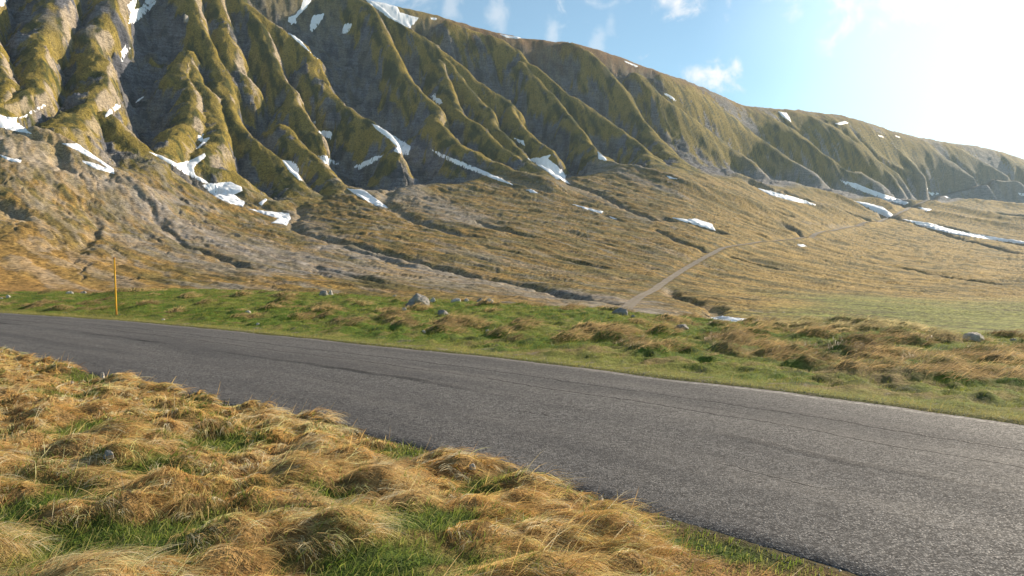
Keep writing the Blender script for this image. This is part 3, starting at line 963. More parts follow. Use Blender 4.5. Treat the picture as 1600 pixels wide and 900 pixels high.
def mountain_color(X, Y, U, V, rock, beige, deb):
    C = np.zeros(X.shape + (3,))
    olive = np.array([.188, .140, .028]); dgreen = np.array([.040, .046, .014]); ochre = np.array([.28, .175, .050])
    straw = np.array([.32, .215, .066]); orange = np.array([.33, .19, .055]); russet = np.array([.17, .085, .035])
    green = np.array([.125, .165, .035])
    n1 = fbm(X / 55, Y / 55, 4, 301); n2 = fbm(X / 14, Y / 14, 4, 311)
    C[:] = olive
    ca, sa = math.cos(math.radians(-50)), math.sin(math.radians(-50)); fa_ = X * ca + Y * sa; fb_ = -X * sa + Y * ca
    n5 = fbm(fa_ / 46, fb_ / 11, 5, 305, .6)
    C = lerp(C, dgreen, sstep(-.05, .35, n2 * .5 + .3 * n1 + n5) * .9)
    C = lerp(C, np.array([.22, .165, .042]), sstep(.05, .4, -n2) * .7)
    # russet heath near the skyline
    top = sstep(.80, .97, V + .12 * n2) * sstep(620, 760, U)
    C = lerp(C, russet, top * (.75 - .25 * sstep(1050, 1300, U)))
    # fan
    fan = sstep(.10, -.12, V + .10 * n2)
    c, s = math.cos(math.radians(-52)), math.sin(math.radians(-52))
    a = X * c + Y * s; b = -X * s + Y * c
    st = fbm(a / 45, b / 9, 4, 321); st2 = fbm(a / 22, b / 3.2, 4, 331)
    F = lerp(np.broadcast_to(ochre * .76, C.shape), np.array([.110, .092, .030]), sstep(-.20, .22, st) * .85)
    F = lerp(F, np.array([.060, .056, .024]), sstep(.05, .34, st2) * .85)
    st3 = fbm(a / 5, b / 1.2, 3, 341)
    F = lerp(F, np.array([.07, .06, .028]), sstep(.08, .4, st3) * .6)
    F = lerp(F, straw, sstep(1000, 1250, U) * sstep(-.35, .3, -st) * .8)
    F = lerp(F, orange, sstep(330, 60, U + 90 * n1) * sstep(280, 120, Y) * .75)
    F = lerp(F, straw, sstep(.2, .5, -st2) * .35)
    # reddish brown ground right behind the verge
    F = lerp(F, np.array([.15, .085, .04]), sstep(135, 90, Y) * sstep(700, 300, U) * .8)
    gf = sstep(1120, 1300, U + 120 * n1) * sstep(330, 220, Y + 60 * n1)
    F = lerp(F, green, gf * (.72 - .5 * sstep(0, .4, st)))
    gl = sstep(850, 950, U) * sstep(105, 80, Y)
    C = C * (1 - fan[..., None]) + F * fan[..., None]
    grey = np.array([.125, .126, .142]); bei = np.array([.34, .275, .20])
    g2 = lerp(np.broadcast_to(grey, C.shape), np.array([.062, .064, .075]), sstep(-.1, .4, n2))
    g2 = lerp(g2, np.array([.25, .235, .22]), sstep(1050, 1250, U) * .75)
    C = lerp(C, 0, rock * 0) if False else C * (1 - rock[..., None]) + g2 * rock[..., None]
    C = C * (1 - beige[..., None]) + bei * beige[..., None]
    dcol = lerp(np.broadcast_to(np.array([.225, .20, .175]), C.shape), np.array([.33, .27, .20]), sstep(260, 60, U) * .9)
    dd = np.clip(deb * (.72 + .6 * st2), 0, 1)[..., None]
    return C * (1 - dd) + dcol * dd


mc = mountain_color(MX.ravel(), MY.ravel(), MU.ravel().copy(), vpos, rock, beige, deb)
V = np.c_[MX.ravel(), MY.ravel(), MZ.ravel()]
split = 40
nc = len(ucols)
stones = np.clip(deb * 1.0 + rock * .25 + .22 * (vpos < 0), 0, 1)
me = mesh_from('mountain', V, grid_faces(NR, nc), attrs={'fan': sstep(.1, -.1, vpos), 'rock': np.clip(rock + deb * .8 + beige, 0, 1), 'stones': stones}, colors={'Col': mc}, mat=M_mountain)
link('mountain', me, kind='structure', label='steep ribbed green and grey mountain slope rising behind the road')
print("mountain", round(time.time() - T0, 1))

# ------------------------------------------------------------------ near ground
def axis(parts):
    out = [parts[0][0]]
    for a, b, h0, h1 in parts:
        x = a
        while x < b - 1e-6:
            t = (x - a) / (b - a); x += h0 + (h1 - h0) * t; out.append(min(x, b))
    return np.unique(np.round(out, 4))


xs = axis([(-80, -40, 1.2, .5), (-40, -12, .5, .10), (-12, 8, .075, .075), (8, 24, .11, .35), (24, 70, .5, 1.5)])
ys = axis([(-12, 0, .6, .15), (0, 12, .075, .075), (12, 34, .10, .16), (34, 66, .2, .5)])
GX, GY = np.meshgrid(xs, ys)
gz, gdf, gdn = near_z(GX.ravel(), GY.ravel())
gz = gz.reshape(GX.shape); gdf = gdf.reshape(GX.shape); gdn = gdn.reshape(GX.shape)
far_m = sstep(.3, 1.6, gdf)
gz += far_m * (0.11 * fbm(GX / 2.2, GY / 2.2, 4, 401) + 0.13 * fbm(GX / .7, GY / .7, 3, 405) + .05 * fbm(GX / .25, GY / .25, 2, 407))
gz += sstep(.1, .8, gdn) * (0.06 * fbm(GX / .9, GY / .9, 4, 411) + .02 * fbm(GX / .2, GY / .2, 2, 413))
gz, dome = add_mounds(GX, GY, xs, ys, gz)
det = np.zeros_like(gz)
fm = GY > 58
if fm.any():
    dd_, *_r = mountain_detail(GX[fm], GY[fm])
    det[fm] = dd_ * sstep(58, 61, GY[fm])
gz = gz - det + 0.02
gz = np.where(GY > 64.5, gz - .5, gz)


def ground_color(X, Y, df, dn, dome):
    gu = X / np.maximum(Y, 1) * FPX + 800
    C = np.zeros(X.shape + (3,)); C[:] = (.085, .135, .018)
    n1 = fbm(X / 3.1, Y / 3.1, 4, 421); n2 = fbm(X / .8, Y / .8, 4, 431); n3 = fbm(X / .25, Y / .25, 3, 433)
    C = lerp(C, np.array([.155, .17, .035]), sstep(-.1, .4, n1))
    C = lerp(C, np.array([.045, .060, .018]), sstep(.1, .5, n2) * .8)
    C = lerp(C, np.array([.27, .18, .08]), sstep(.15, .5, -n2 + .3 * n3) * .55)
    br = brown_far(X, Y) * (df > 0)
    C = lerp(C, np.array([.24, .16, .075]), br * sstep(-.3, .2, n2 + .3) * .75)
    edgeb = sstep(1.3, .25, df + .5 * n2) * (df > -.5)
    C = lerp(C, np.array([.19, .19, .05]), edgeb * .8)
    C = lerp(C, np.array([.24, .20, .15]), sstep(.4, .7, n3 + n2) * sstep(2.2, .6, df) * .8)
    beyond = sstep(1.02, 1.15, Y / np.maximum(colval(VCY, gu), 1)) * (df > 3)
    oc = lerp(np.broadcast_to(np.array([.21, .18, .055]), C.shape), np.array([.30, .22, .085]), sstep(-.2, .3, n1))
    C = lerp(C, 0, beyond * 0) if False else C * (1 - beyond[..., None]) + oc * beyond[..., None]
    # camera side
    near = (dn > -.3).astype(float)
    N = lerp(np.broadcast_to(np.array([.20, .12, .045]), C.shape), np.array([.055, .085, .015]), green_near(X, Y))
    N = lerp(N, np.array([.30, .19, .075]), sstep(.02, .09, dome) * .7)
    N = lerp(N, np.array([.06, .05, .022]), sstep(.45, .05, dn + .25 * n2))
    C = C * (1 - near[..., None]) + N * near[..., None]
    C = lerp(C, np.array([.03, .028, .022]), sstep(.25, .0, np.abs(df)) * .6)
    return C


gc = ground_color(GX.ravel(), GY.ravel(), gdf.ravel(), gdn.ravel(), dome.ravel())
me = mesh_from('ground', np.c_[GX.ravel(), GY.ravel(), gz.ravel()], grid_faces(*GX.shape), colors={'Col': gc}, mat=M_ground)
link('ground', me, kind='structure', label='green and straw grass verges on both sides of the road')
print("ground", GX.size, round(time.time() - T0, 1))


def ground_h(x, y):
    fi = np.interp(x, xs, np.arange(len(xs))); fj = np.interp(y, ys, np.arange(len(ys)))
    i = np.clip(fi.astype(int), 0, len(xs) - 2); j = np.clip(fj.astype(int), 0, len(ys) - 2); a = fi - i; b = fj - j
    return gz[j, i] * (1 - a) * (1 - b) + gz[j, i + 1] * a * (1 - b) + gz[j + 1, i] * (1 - a) * b + gz[j + 1, i + 1] * a * b


def ground_hit(px, py):
    Yq = np.arange(3, 64, .03); Xq = (px - 800) / FPX * Yq
    z = ground_h(Xq, Yq); r = CAMZ + (HOR - py) / FPX * Yq
    k = int(np.argmax(z >= r)) if (z >= r).any() else int(np.argmin(np.abs(Yq - float(colval(VCY, px)))))
    return Xq[k], Yq[k], z[k]


# ------------------------------------------------------------------ road
def build_road():
    n = 900
    def even(P):
        s = np.r_[0, np.cumsum(np.hypot(*np.diff(P, axis=0).T))]; return P, s
    # for every far-edge point pair it with the closest near-edge point, smoothed
    Fp = FE
    idx = np.array([np.argmin((NE[:, 0] - a) ** 2 + (NE[:, 1] - b) ** 2) for a, b in Fp]).astype(float)
    idx = np.maximum.accumulate(idx)
    ker = np.ones(41) / 41
    idp = np.convolve(np.pad(idx, 20, mode='edge'), ker, 'valid')
    Np = np.c_[np.interp(idp, np.arange(len(NE)), NE[:, 0]), np.interp(idp, np.arange(len(NE)), NE[:, 1])]
    s = np.r_[0, np.cumsum(np.hypot(*np.diff(Fp, axis=0).T))]
    q = np.arange(0, s[-1], .10)
    Fq = np.c_[np.interp(q, s, Fp[:, 0]), np.interp(q, s, Fp[:, 1])]
    Nq = np.c_[np.interp(q, s, Np[:, 0]), np.interp(q, s, Np[:, 1])]
    w = np.hypot(*(Nq - Fq).T)
    dirn = (Nq - Fq) / w[:, None]
    jf = .08 * fbm(q / .8, q * 0, 4, 501) + .03 * fbm(q / .15, q * 0, 2, 503)
    jn = .09 * fbm(q / .8, q * 0 + 5, 4, 511) + .04 * fbm(q / .15, q * 0, 2, 513)
    Fq = Fq + dirn * jf[:, None]; Nq = Nq + dirn * jn[:, None]
    t = np.r_[0, 0, np.linspace(0, 1, 25), 1, 1]
    P = Fq[:, None] * (1 - t)[None, :, None] + Nq[:, None] * t[None, :, None]
    A = np.broadcast_to(q[:, None], P.shape[:2]); S = t[None] * w[:, None]
    z = 0.0 + .015 * fbm(P[..., 0] / 1.6, P[..., 1] / 1.6, 3, 521) + .03 * np.sin(np.pi * t)[None]
    z = z - .022 * np.exp(-((S - 1.9) / .35) ** 2) - .018 * np.exp(-((S - 4.1) / .4) ** 2)
    z[:, 0] = -.10; z[:, 1] = -.018; z[:, -2] = -.018; z[:, -1] = -.10
    P = P.copy(); P[:, 0] -= dirn * .06; P[:, 1] -= dirn * .025; P[:, -1] += dirn * .06; P[:, -2] += dirn * .025
    V = np.c_[P[..., 0].ravel(), P[..., 1].ravel(), z.ravel()]
    me = mesh_from('road', V, grid_faces(*P.shape[:2])[:, ::-1], attrs={'across': S.ravel(), 'along': A.ravel()}, mat=M_road)
    return link('road', me, kind='structure', label='grey cracked asphalt road crossing between the verges')


build_road()

# ------------------------------------------------------------------ dirt track across the valley
P = PT
t = np.linspace(-1, 1, 5)
Q = P[:, None] + nm[:, None] * t[None, :, None] * (TWD * (1 + .15 * fbm(np.arange(len(PT)) / 4., 0. * PT[:, 0], 3, 9)))[:, None, None]
hz = np.repeat(TH[:, None], 5, 1) + np.interp(P[:, 1], [100, 300, 900, 2000], [.10, .2, .5, 1.5])[:, None]
me = mesh_from('dirt_track', np.c_[Q[..., 0].ravel(), Q[..., 1].ravel(), hz.ravel()], grid_faces(*hz.shape)[:, ::-1],
               attrs={'across': np.broadcast_to((t + 1) / 2, hz.shape).ravel()}, mat=M_track)
link('dirt_track', me, kind='structure', label='pale dirt track climbing across the valley floor')

# ------------------------------------------------------------------ snow patches
SNOW = [
    ([(-10, -5), (14, -2), (5, 10), (-10, 12)], 'snow sliver in the top left corner of the slope'),
    ([(206, 0), (198, 9), (204, 20), (200, 37), (210, 36), (232, 18), (243, 6), (246, -6), (228, -3), (222, 10), (212, 16), (210, 12), (217, 0), (212, -6)], 'hooked snow patch with a notch, high up left of the rock knob'),
    ([(196, 67), (204, 75), (197, 85), (193, 96), (188, 98), (190, 84), (188, 80), (193, 72)], 'small ragged snow patch below the hooked one, in the dark gully'),
    ([(182, 161), (191, 163), (184, 172), (165, 184), (163, 180), (168, 173)], 'curved snow strip in the gully right of the pale rocky rib'),
    ([(210, 160), (226, 148), (223, 154), (213, 161)], 'tiny snow sliver just above the curved strip, on the dark slope'),
    ([(75, 161), (68, 162), (50, 172), (30, 184), (34, 185), (56, 175), (70, 167)], 'thin snow streak leading down to the large left edge snowfield'),
    ([(-40, 172), (0, 179), (12, 183), (28, 183), (26, 190), (42, 203), (56, 211), (30, 206), (0, 200), (-40, 192)], 'broad snowfield at the far left foot of the mountain'),
    ([(96, 224), (120, 224), (138, 222), (148, 215), (150, 222), (162, 229), (151, 241), (172, 254), (180, 269), (168, 262), (150, 250), (134, 243), (118, 234)], 'star shaped snow patch at the gully mouth on the left'),
    ([(128, 250), (150, 256), (178, 267), (179, 272), (150, 264), (130, 254)], 'narrow snow strip below the star shaped patch'),
    ([(0, 241), (16, 247), (34, 250), (32, 254), (16, 252), (0, 244)], 'short snow strip on the grey debris near the left edge'),
    ([(230, 236), (252, 243), (277, 255), (300, 249), (320, 239), (322, 245), (308, 256), (303, 263), (305, 273), (322, 282), (330, 289), (316, 285), (290, 272), (262, 254)], 'long forked snow patch following the base of the rock knob rib'),
    ([(316, 289), (332, 286), (360, 284), (378, 292), (379, 298), (367, 304), (376, 312), (383, 316), (380, 323), (360, 318), (340, 310), (324, 298)], 'rounded thick snow patch just below the long forked one'),
    ([(388, 326), (413, 330), (452, 333), (455, 341), (445, 359), (430, 354), (423, 349), (434, 341), (413, 335)], 'lowest snow patch of the left chain, where the dark channel starts'),
    ([(403, 318), (409, 322), (418, 312), (414, 310)], 'tiny snow spot on the green spur above the lowest patch of the chain'),
    ([(319, 209), (309, 211), (308, 219), (316, 222), (306, 233), (312, 231), (328, 217), (327, 214), (318, 217), (316, 213)], 'small double snow spot in the hollow above the forked patch'),
    ([(440, 250), (458, 251), (468, 262), (466, 272), (473, 283), (468, 282), (452, 268)], 'tapering snow patch between the two long green spurs'),
    ([(496, 243), (510, 243), (520, 250), (534, 258), (520, 256), (508, 256)], 'wedge of snow at the foot of the grey gully, left of the diagonal bar'),
    ([(497, 206), (515, 203), (520, 209), (516, 218), (508, 214)], 'small triangular snow patch beside the tip of a green rib'),
    ([(489, 191), (495, 197), (493, 189)], 'minute snow fleck above the small triangular patch'),
    ([(550, 260), (562, 265), (584, 254), (602, 241), (586, 244), (566, 253)], 'straight diagonal snow bar under the green triangular face'),
    ([(578, 192), (590, 196), (606, 206), (628, 220), (642, 228), (639, 242), (630, 243), (615, 236), (620, 229), (606, 216), (590, 204)], 'narrow snow runnel widening to a fan right of the green face'),
    ([(672, 232), (686, 238), (720, 252), (760, 268), (808, 291), (780, 283), (746, 270), (712, 257), (688, 245)], 'very long thin snow band at the foot of the middle ribs'),
    ([(820, 296), (830, 296), (842, 302), (830, 301)], 'short snow dash at the lower end of the long thin band'),
    ([(824, 248), (846, 245), (864, 240), (857, 248), (870, 258), (885, 274), (883, 280), (892, 288), (889, 293), (870, 281), (852, 266)], 'large wing shaped snow patch in the middle of the slope foot'),
    ([(800, 214), (818, 219), (820, 228), (812, 224)], 'small snow patch in the grey gully above the wing shaped one'),
    ([(672, 151), (680, 145), (682, 153), (688, 154), (692, 160), (688, 165), (680, 160)], 'small pronged snow patch in the shaded gully at mid slope'),
    ([(569, -1), (583, 2), (606, 6), (621, 11), (625, 19), (655, 28), (641, 45), (625, 37), (607, 28), (583, 10)], 'big snowfield hanging just under the summit skyline'),
    ([(672, 27), (683, 28), (682, 32), (673, 30)], 'small snow dash right of the big summit snowfield'),
    ([(780, 53), (814, 59), (810, 61), (790, 59)], 'thin snow cornice on the skyline above the middle ribs'),
    ([(974, 94), (1000, 104), (994, 105), (978, 98)], 'white snow dash on the skyline where the ridge starts falling right'),
    ([(1037, 145), (1045, 147), (1050, 150), (1057, 156), (1054, 158), (1040, 149)], 'pair of small snow spots high on the broad green slope'),
    ([(1215, 174), (1229, 176), (1234, 184), (1236, 191), (1222, 182)], 'snow patch under the skyline at the head of the first dark hollow'),
    ([(1302, 193), (1320, 189), (1327, 192), (1313, 196)], 'oval snow patch near the right skyline'),
    ([(1371, 210), (1378, 212), (1385, 218), (1375, 214)], 'faint snow spot below the right skyline, upper of the pair'),
    ([(1397, 211), (1407, 214), (1402, 215)], 'tiny snow speck on the right skyline, beside the faint spot'),
    ([(474, -3), (489, -3), (480, 12), (470, 22), (464, 28), (463, 36), (456, 39), (450, 34), (450, 25), (460, 24), (470, 12)], 'snow patch like a spoon, with a round lower end'),
    ([(508, 20), (504, 32), (490, 48), (484, 51), (484, 38), (488, 24)], 'blade shaped snow patch in the dark hollow right of the spoon shaped one'),
    ([(538, 37), (552, 35), (545, 50), (534, 55), (535, 46)], 'smaller snow patch in the dark hollow left of the long lit rib'),
    ([(448, 50), (460, 55), (470, 63), (484, 80), (498, 93), (489, 86), (466, 67)], 'slender snow edge lying behind the sunlit rib crest'),
    ([(541, 294), (556, 296), (568, 296), (576, 290), (574, 300), (590, 312), (609, 326), (586, 321), (558, 306)], 'bird shaped snow patch at the top of the debris fan'),
    ([(894, 319), (920, 325), (943, 331), (940, 334), (912, 326)], 'thin snow line on the fan, left of two'),
    ([(947, 336), (968, 343), (957, 342)], 'thin snow line on the fan, right of two'),
    ([(933, 235), (942, 238), (949, 252), (935, 249)], 'small upright snow patch at the foot of the broad green rib'),
    ([(1041, 274), (1061, 280), (1045, 279)], 'little snow dash at the foot of the broad green slope'),
    ([(1047, 339), (1075, 343), (1085, 341), (1113, 350), (1119, 361), (1092, 353), (1068, 347)], 'curved snow patch on the fan above the dirt track'),
    ([(1183, 294), (1215, 301), (1250, 311), (1281, 322), (1236, 314), (1204, 305)], 'long faint snow streak on the right fan'),
    ([(1311, 280), (1337, 286), (1372, 300), (1421, 317), (1414, 321), (1383, 312), (1341, 297), (1320, 288)], 'long tapering snow tongue reaching down to the dirt track'),
    ([(1334, 314), (1355, 317), (1379, 323), (1396, 336), (1390, 342), (1365, 330), (1348, 320)], 'swelling snow tongue ending at the bend of the track'),
    ([(1444, 297), (1460, 301), (1474, 302), (1456, 305)], 'snow patch above the far stretch of the track'),
    ([(1473, 306), (1490, 308), (1482, 312)], 'small snow patch just under the far stretch of the track'),
    ([(1430, 322), (1456, 327), (1449, 331)], 'short snow patch just right of the track bend'),
    ([(1409, 342), (1460, 350), (1491, 360), (1565, 372), (1610, 379), (1610, 383), (1565, 377), (1490, 366), (1442, 354)], 'very long snow bank running right from the track to the photo edge'),
    ([(1096, 487), (1108, 487), (1118, 492), (1150, 497), (1185, 500), (1192, 503), (1150, 503), (1115, 499)], 'snow strip lying in the stream bed behind the verge'),
    ([(1245, 382), (1256, 382), (1261, 385), (1250, 386)], 'small snow fleck right below the middle of the track'),
    ([(1586, 298), (1606, 304), (1606, 310), (1594, 305)], 'faint snow patch at the far right edge above the valley'),
]


def snow_patch(poly, label):
    W2 = []
    n = len(poly)
    for k in range(n):
        a = np.array(poly[k], float); b = np.array(poly[(k + 1) % n], float)
        m = max(1, int(np.hypot(*(b - a)) / 3))
        for t in range(m):
            p = a + (b - a) * t / m
            W2.append(mtn_hit(p[0], p[1]))
    W2 = np.array(W2)
    # drop points that jumped far behind a rib
    dmed = np.median(W2[:, 1])
    sp = 0.10 * dmed + 12
    W2 = W2[np.abs(W2[:, 1] - dmed) < max(sp, 2.2 * np.median(np.abs(W2[:, 1] - dmed)) + 8)]
    if len(W2) < 4:
        return
    sc = dmed / FPX     # metres per photo pixel
    # ragged outline
    j = 0.45 * sc
    W2 = W2 + np.c_[fbm(W2[:, 0] / (4 * sc), W2[:, 1] / (4 * sc), 3, 601), fbm(W2[:, 0] / (4 * sc), W2[:, 1] / (4 * sc), 3, 605)] * j * 2
    lo = W2.min(0); hi = W2.max(0); step = max(1.1 * sc, 0.12)
    stepy = step * 1.6
    gx, gy = np.meshgrid(np.arange(lo[0], hi[0], step), np.arange(lo[1], hi[1], stepy))
    pts = np.c_[gx.ravel(), gy.ravel()]
    # inside test
    ins = np.zeros(len(pts), bool); q = W2
    for k in range(len(q)):
        a = q[k]; b = q[(k + 1) % len(q)]
        c = (a[1] > pts[:, 1]) != (b[1] > pts[:, 1])
        with np.errstate(divide='ignore', invalid='ignore'):
            xi = (b[0] - a[0]) * (pts[:, 1] - a[1]) / (b[1] - a[1]) + a[0]
        ins ^= c & (pts[:, 0] < xi)
    pts = pts[ins]
    d = polydist(pts[:, 0], pts[:, 1], [np.r_[q, q[:1]]])[0] if len(pts) else np.zeros(0)
    pts = pts[d > .5 * step]; d = d[d > .5 * step]
    allp = np.r_[q, pts]
    res = delaunay_2d_cdt([Vector(p) for p in allp], [], [list(range(len(q)))], 1, 1e-4)
    vv = np.array([tuple(v) for v in res[0]]); ff = [f for f in res[2] if len(f) == 3]
    if not ff:
        return
    h = mtn_h(vv[:, 0], vv[:, 1])
    dd = polydist(vv[:, 0], vv[:, 1], [np.r_[q, q[:1]]])[0]
    th = .8 * sc
    z = h - .25 * th + th * 1.5 * (1 - np.exp(-dd / (1.2 * sc)))
    z += .15 * th * fbm(vv[:, 0] / (5 * sc), vv[:, 1] / (5 * sc), 3, 611)
    c = vv.mean(0); cz = float(h.mean())
    me = mesh_from('snow_patch', np.c_[vv[:, 0] - c[0], vv[:, 1] - c[1], z - cz], np.array(ff), mat=M_snow)
    o = link('snow_patch', me, label=label, category='snow patch', group='old snow patches on the mountainside')
    o.location = (c[0], c[1], cz)
    return o


for poly, lab in SNOW:
    snow_patch(poly, lab)
print("snow", round(time.time() - T0, 1))


# ------------------------------------------------------------------ rocks
def ico(sub):
    import bmesh
    bm = bmesh.new(); bmesh.ops.create_icosphere(bm, subdivisions=sub, radius=1)
    v = np.array([tuple(q.co) for q in bm.verts]); f = np.array([[w.index for w in p.verts] for p in bm.faces]); bm.free()
    return v, f


ICO4 = ico(4); ICO3 = ico(3)


def rock_mesh(name, w, d, h, seed, mat, sub=4, angular=.6):
    v, f = ICO4 if sub == 4 else ICO3
    v = v.copy(); r = np.random.default_rng(seed)
    # chop the ball with random planes to get facets
    for _ in range(14):
        n = r.normal(size=3); n[2] = abs(n[2]) * .8; n /= np.linalg.norm(n)
        dd = v @ n; lim = r.uniform(.62, .9)
        k = dd > lim
        v[k] -= np.outer((dd[k] - lim) * angular * 1.3, n)
    nn = fbm(v[:, 0] * 1.7 + seed, v[:, 1] * 1.7 + v[:, 2] * 1.3, 4, seed)
    n2 = fbm(v[:, 0] * 6 + seed, v[:, 2] * 6 + v[:, 1] * 3, 3, seed + 3)
    v *= (1 + .22 * nn + .06 * n2)[:, None]
    v[:, 2] = np.where(v[:, 2] < -.35, -.35 + (v[:, 2] + .35) * .3, v[:, 2])
    v *= np.array([w / 2, d / 2, h / 1.25])
    return mesh_from(name, v, f, mat=mat, smooth=False if sub == 3 else True)


# (px, base py, width px, height px, material, label)
ROCKS = [
    (654, 474, 42, 17, 'g', 'large smooth grey boulder sitting on the far verge'),
    (642, 479, 20, 9, 'd', 'small grey boulder in front of the large smooth one'),
    (676, 471, 10, 7, 'p', 'pale stone touching the right end of the large boulder'),
    (691, 491, 22, 9, 'd', 'rounded dark boulder in the green grass, below right of the large one'),
    (632, 484, 9, 4, 'p', 'flat pale chip of stone in front of the large boulder'),
    (617, 462, 10, 5, 'p', 'low pale stone on the verge crest, left of the large boulder'),
    (629, 458, 7, 5, 'g', 'little grey stone between the low pale stone and the large boulder'),
    (506, 461, 17, 9, 'g', 'grey stone of the leaning pair on the verge crest'),
    (517, 457, 10, 11, 'p', 'round pinkish stone of the leaning pair on the verge crest'),
    (713, 471, 18, 6, 'p', 'flat whitish stone on the verge crest right of the large boulder'),
    (729, 471, 9, 6, 'p', 'small cream stone at the end of the flat whitish one'),
    (750, 471, 14, 8, 'd', 'dark stone with a pink top on the verge crest'),
    (765, 471, 12, 6, 'p', 'cream stone right beside the dark one with a pink top'),
    (969, 491, 26, 11, 'd', 'pitted dark boulder where the dirt track meets the verge'),
    (989, 495, 8, 4, 'g', 'little grey stone right of the pitted dark boulder'),
    (1066, 514, 27, 7, 'd', 'long flat dark stone in the brown grass'),
    (1521, 529, 34, 13, 'p', 'smooth pale rounded boulder on the right of the verge'),
    (1583, 532, 13, 4, 'g', 'low grey stone near the right edge of the verge'),
    (13, 465, 8, 5, 'p', 'round white stone in the grass at the left edge'),
    (2, 467, 6, 3, 'p', 'tiny white stone at the very left edge'),
    (109, 459, 12, 5, 'p', 'low white stone on the verge crest left of the pole'),
    (131, 458, 10, 4, 'p', 'flat white stone on the verge crest next to the pole'),
    (127, 451, 6, 4, 'g', 'small blue grey stone behind the flat white one'),
    (132, 447, 8, 5, 'g', 'upper blue grey stone behind the verge, left of the pole'),
    (388, 488, 9, 3, 'p', 'white stone lying in the green verge right of the pole'),
    (403, 507, 7, 3, 'p', 'small white stone close to the far road edge'),
    (662, 519, 7, 4, 'p', 'white stone in the reddish grass near the road'),
    (255, 500, 6, 3, 'p', 'cream stone by the road edge right of the pole'),
    (762, 517, 6, 3, 'p', 'small cream stone half hidden in brown grass'),
]
MATS = {'g': M_rock, 'd': M_rock_dark, 'p': M_rock_pale}
for i, (px, py, wpx, hpx, mk, lab) in enumerate(ROCKS):
    x, y, z = ground_hit(px, py)
    s = y / FPX
    w, h = wpx * s, hpx * s
    me = rock_mesh('boulder', w * 1.08, w * .8, h * 1.25, 100 + i, MATS[mk], 4 if wpx > 15 else 3, .75 if mk == 'd' else .5)
    big = wpx > 12
    o = link('boulder' if big else 'stone', me, label=lab, category='boulder' if big else 'stone', group='limestone rocks on the far verge')
    o.location = (x, y, ground_h(np.array([x]), np.array([y]))[0] - h * .06)
    o.rotation_euler = (0, 0, (i * 37 % 40 - 20) * math.pi / 180)
x, y = mtn_hit(291, 33)
me = rock_mesh('rock_knob', 8, 8, 10, 77, M_rock, 3, 1.0)
o = link('rock_knob', me, label='blocky pale rock knob jutting from the crest of the big central rib', category='rock outcrop')
o.location = (x, y, float(mtn_h(np.array([x]), np.array([y]))[0]) + 1.5)
# stones among the camera side tussocks
for i, (px, py, wpx, hpx, lab) in enumerate([(738, 737, 12, 6, 'white stone lying among straw tussocks beside the near road edge'),
                                            (160, 592, 8, 7, 'small white pointed stone in the grass at the road edge'),
                                            (112, 603, 7, 4, 'tiny white stone in the green patch at the left'),
                                            (938, 786, 12, 6, 'pale stone under bent blades beside the near road edge'),
                                            (170, 720, 20, 7, 'flat grey stone nearly covered by straw grass')]):
    x, y, z = ground_hit(px, py); s = y / FPX
    me = rock_mesh('stone', wpx * s, wpx * s * .8, hpx * s * 1.6, 300 + i, M_rock_pale if i != 4 else M_rock, 3)
    o = link('stone', me, label=lab, category='stone', group='stones among the roadside tussocks')
    o.location = (x, y, z + .02)

# ------------------------------------------------------------------ snow pole
def lathe(prof, n=16):
    a = np.linspace(0, 2 * np.pi, n, endpoint=False); V = []; F = []
    for r, z in prof:
        V += [(r * math.cos(t), r * math.sin(t), z) for t in a]
    for k in range(len(prof) - 1):
        for i in range(n):
            F.append((k * n + i, k * n + (i + 1) % n, (k + 1) * n + (i + 1) % n, (k + 1) * n + i))
    return np.array(V), np.array(F)


def b_pole(t, bs, out):
    co = objco(t); sx = t.n('ShaderNodeSeparateXYZ'); t.l(co, sx.inputs[0])
    n = t.noise(t.vmath('MULTIPLY', co, (1, 1, .25)), 18, 5, .7); n2 = t.noise(co, 60, 3, .6)
    c = t.mix(t.rng(n, .4, .7), (.82, .44, .018), (.74, .30, .015))
    c = t.mix(t.math('MULTIPLY', t.rng(sx.outputs[2], .5, .05), .85), c, (.30, .075, .02))
    c = t.mix(t.rng(n, .60, .72, 0, .9), c, (.22, .06, .02))
    c = t.mix(t.rng(sx.outputs[2], 2.38, 2.46), c, (.25, .05, .02))
    t.l(c, bs.inputs['Base Color']); bs.inputs['Roughness'].default_value = .5
    t.l(bump(t, n2, .003, .8), bs.inputs['Normal'])


M_pole = material('weathered_orange_paint', b_pole)
x, y, z = ground_hit(182, 492)
H = 92 / FPX * y
pr = bpy.data.objects.new('snow_pole', None); COL.objects.link(pr)
pr.location = (x, y, z - .05); pr.rotation_euler = (0, math.radians(-2.2), 0)
pr['label'] = 'slender orange snow pole leaning slightly beside the far road edge'; pr['category'] = 'snow pole'
v, f = lathe([(.037, -.3), (.037, .12), (.034, .5), (.032, 1.2), (.030, 1.9), (.028, H - .12)]); me = mesh_from('shaft', v, f, mat=M_pole); link('shaft', me, pr)
v, f = lathe([(.028, H - .12), (.032, H - .118), (.032, H - .02), (.026, H), (.012, H + .012), (.0005, H + .014)]); me = mesh_from('cap', v, f, mat=M_pole); link('cap', me, pr)
print("rocks+pole", round(time.time() - T0, 1))


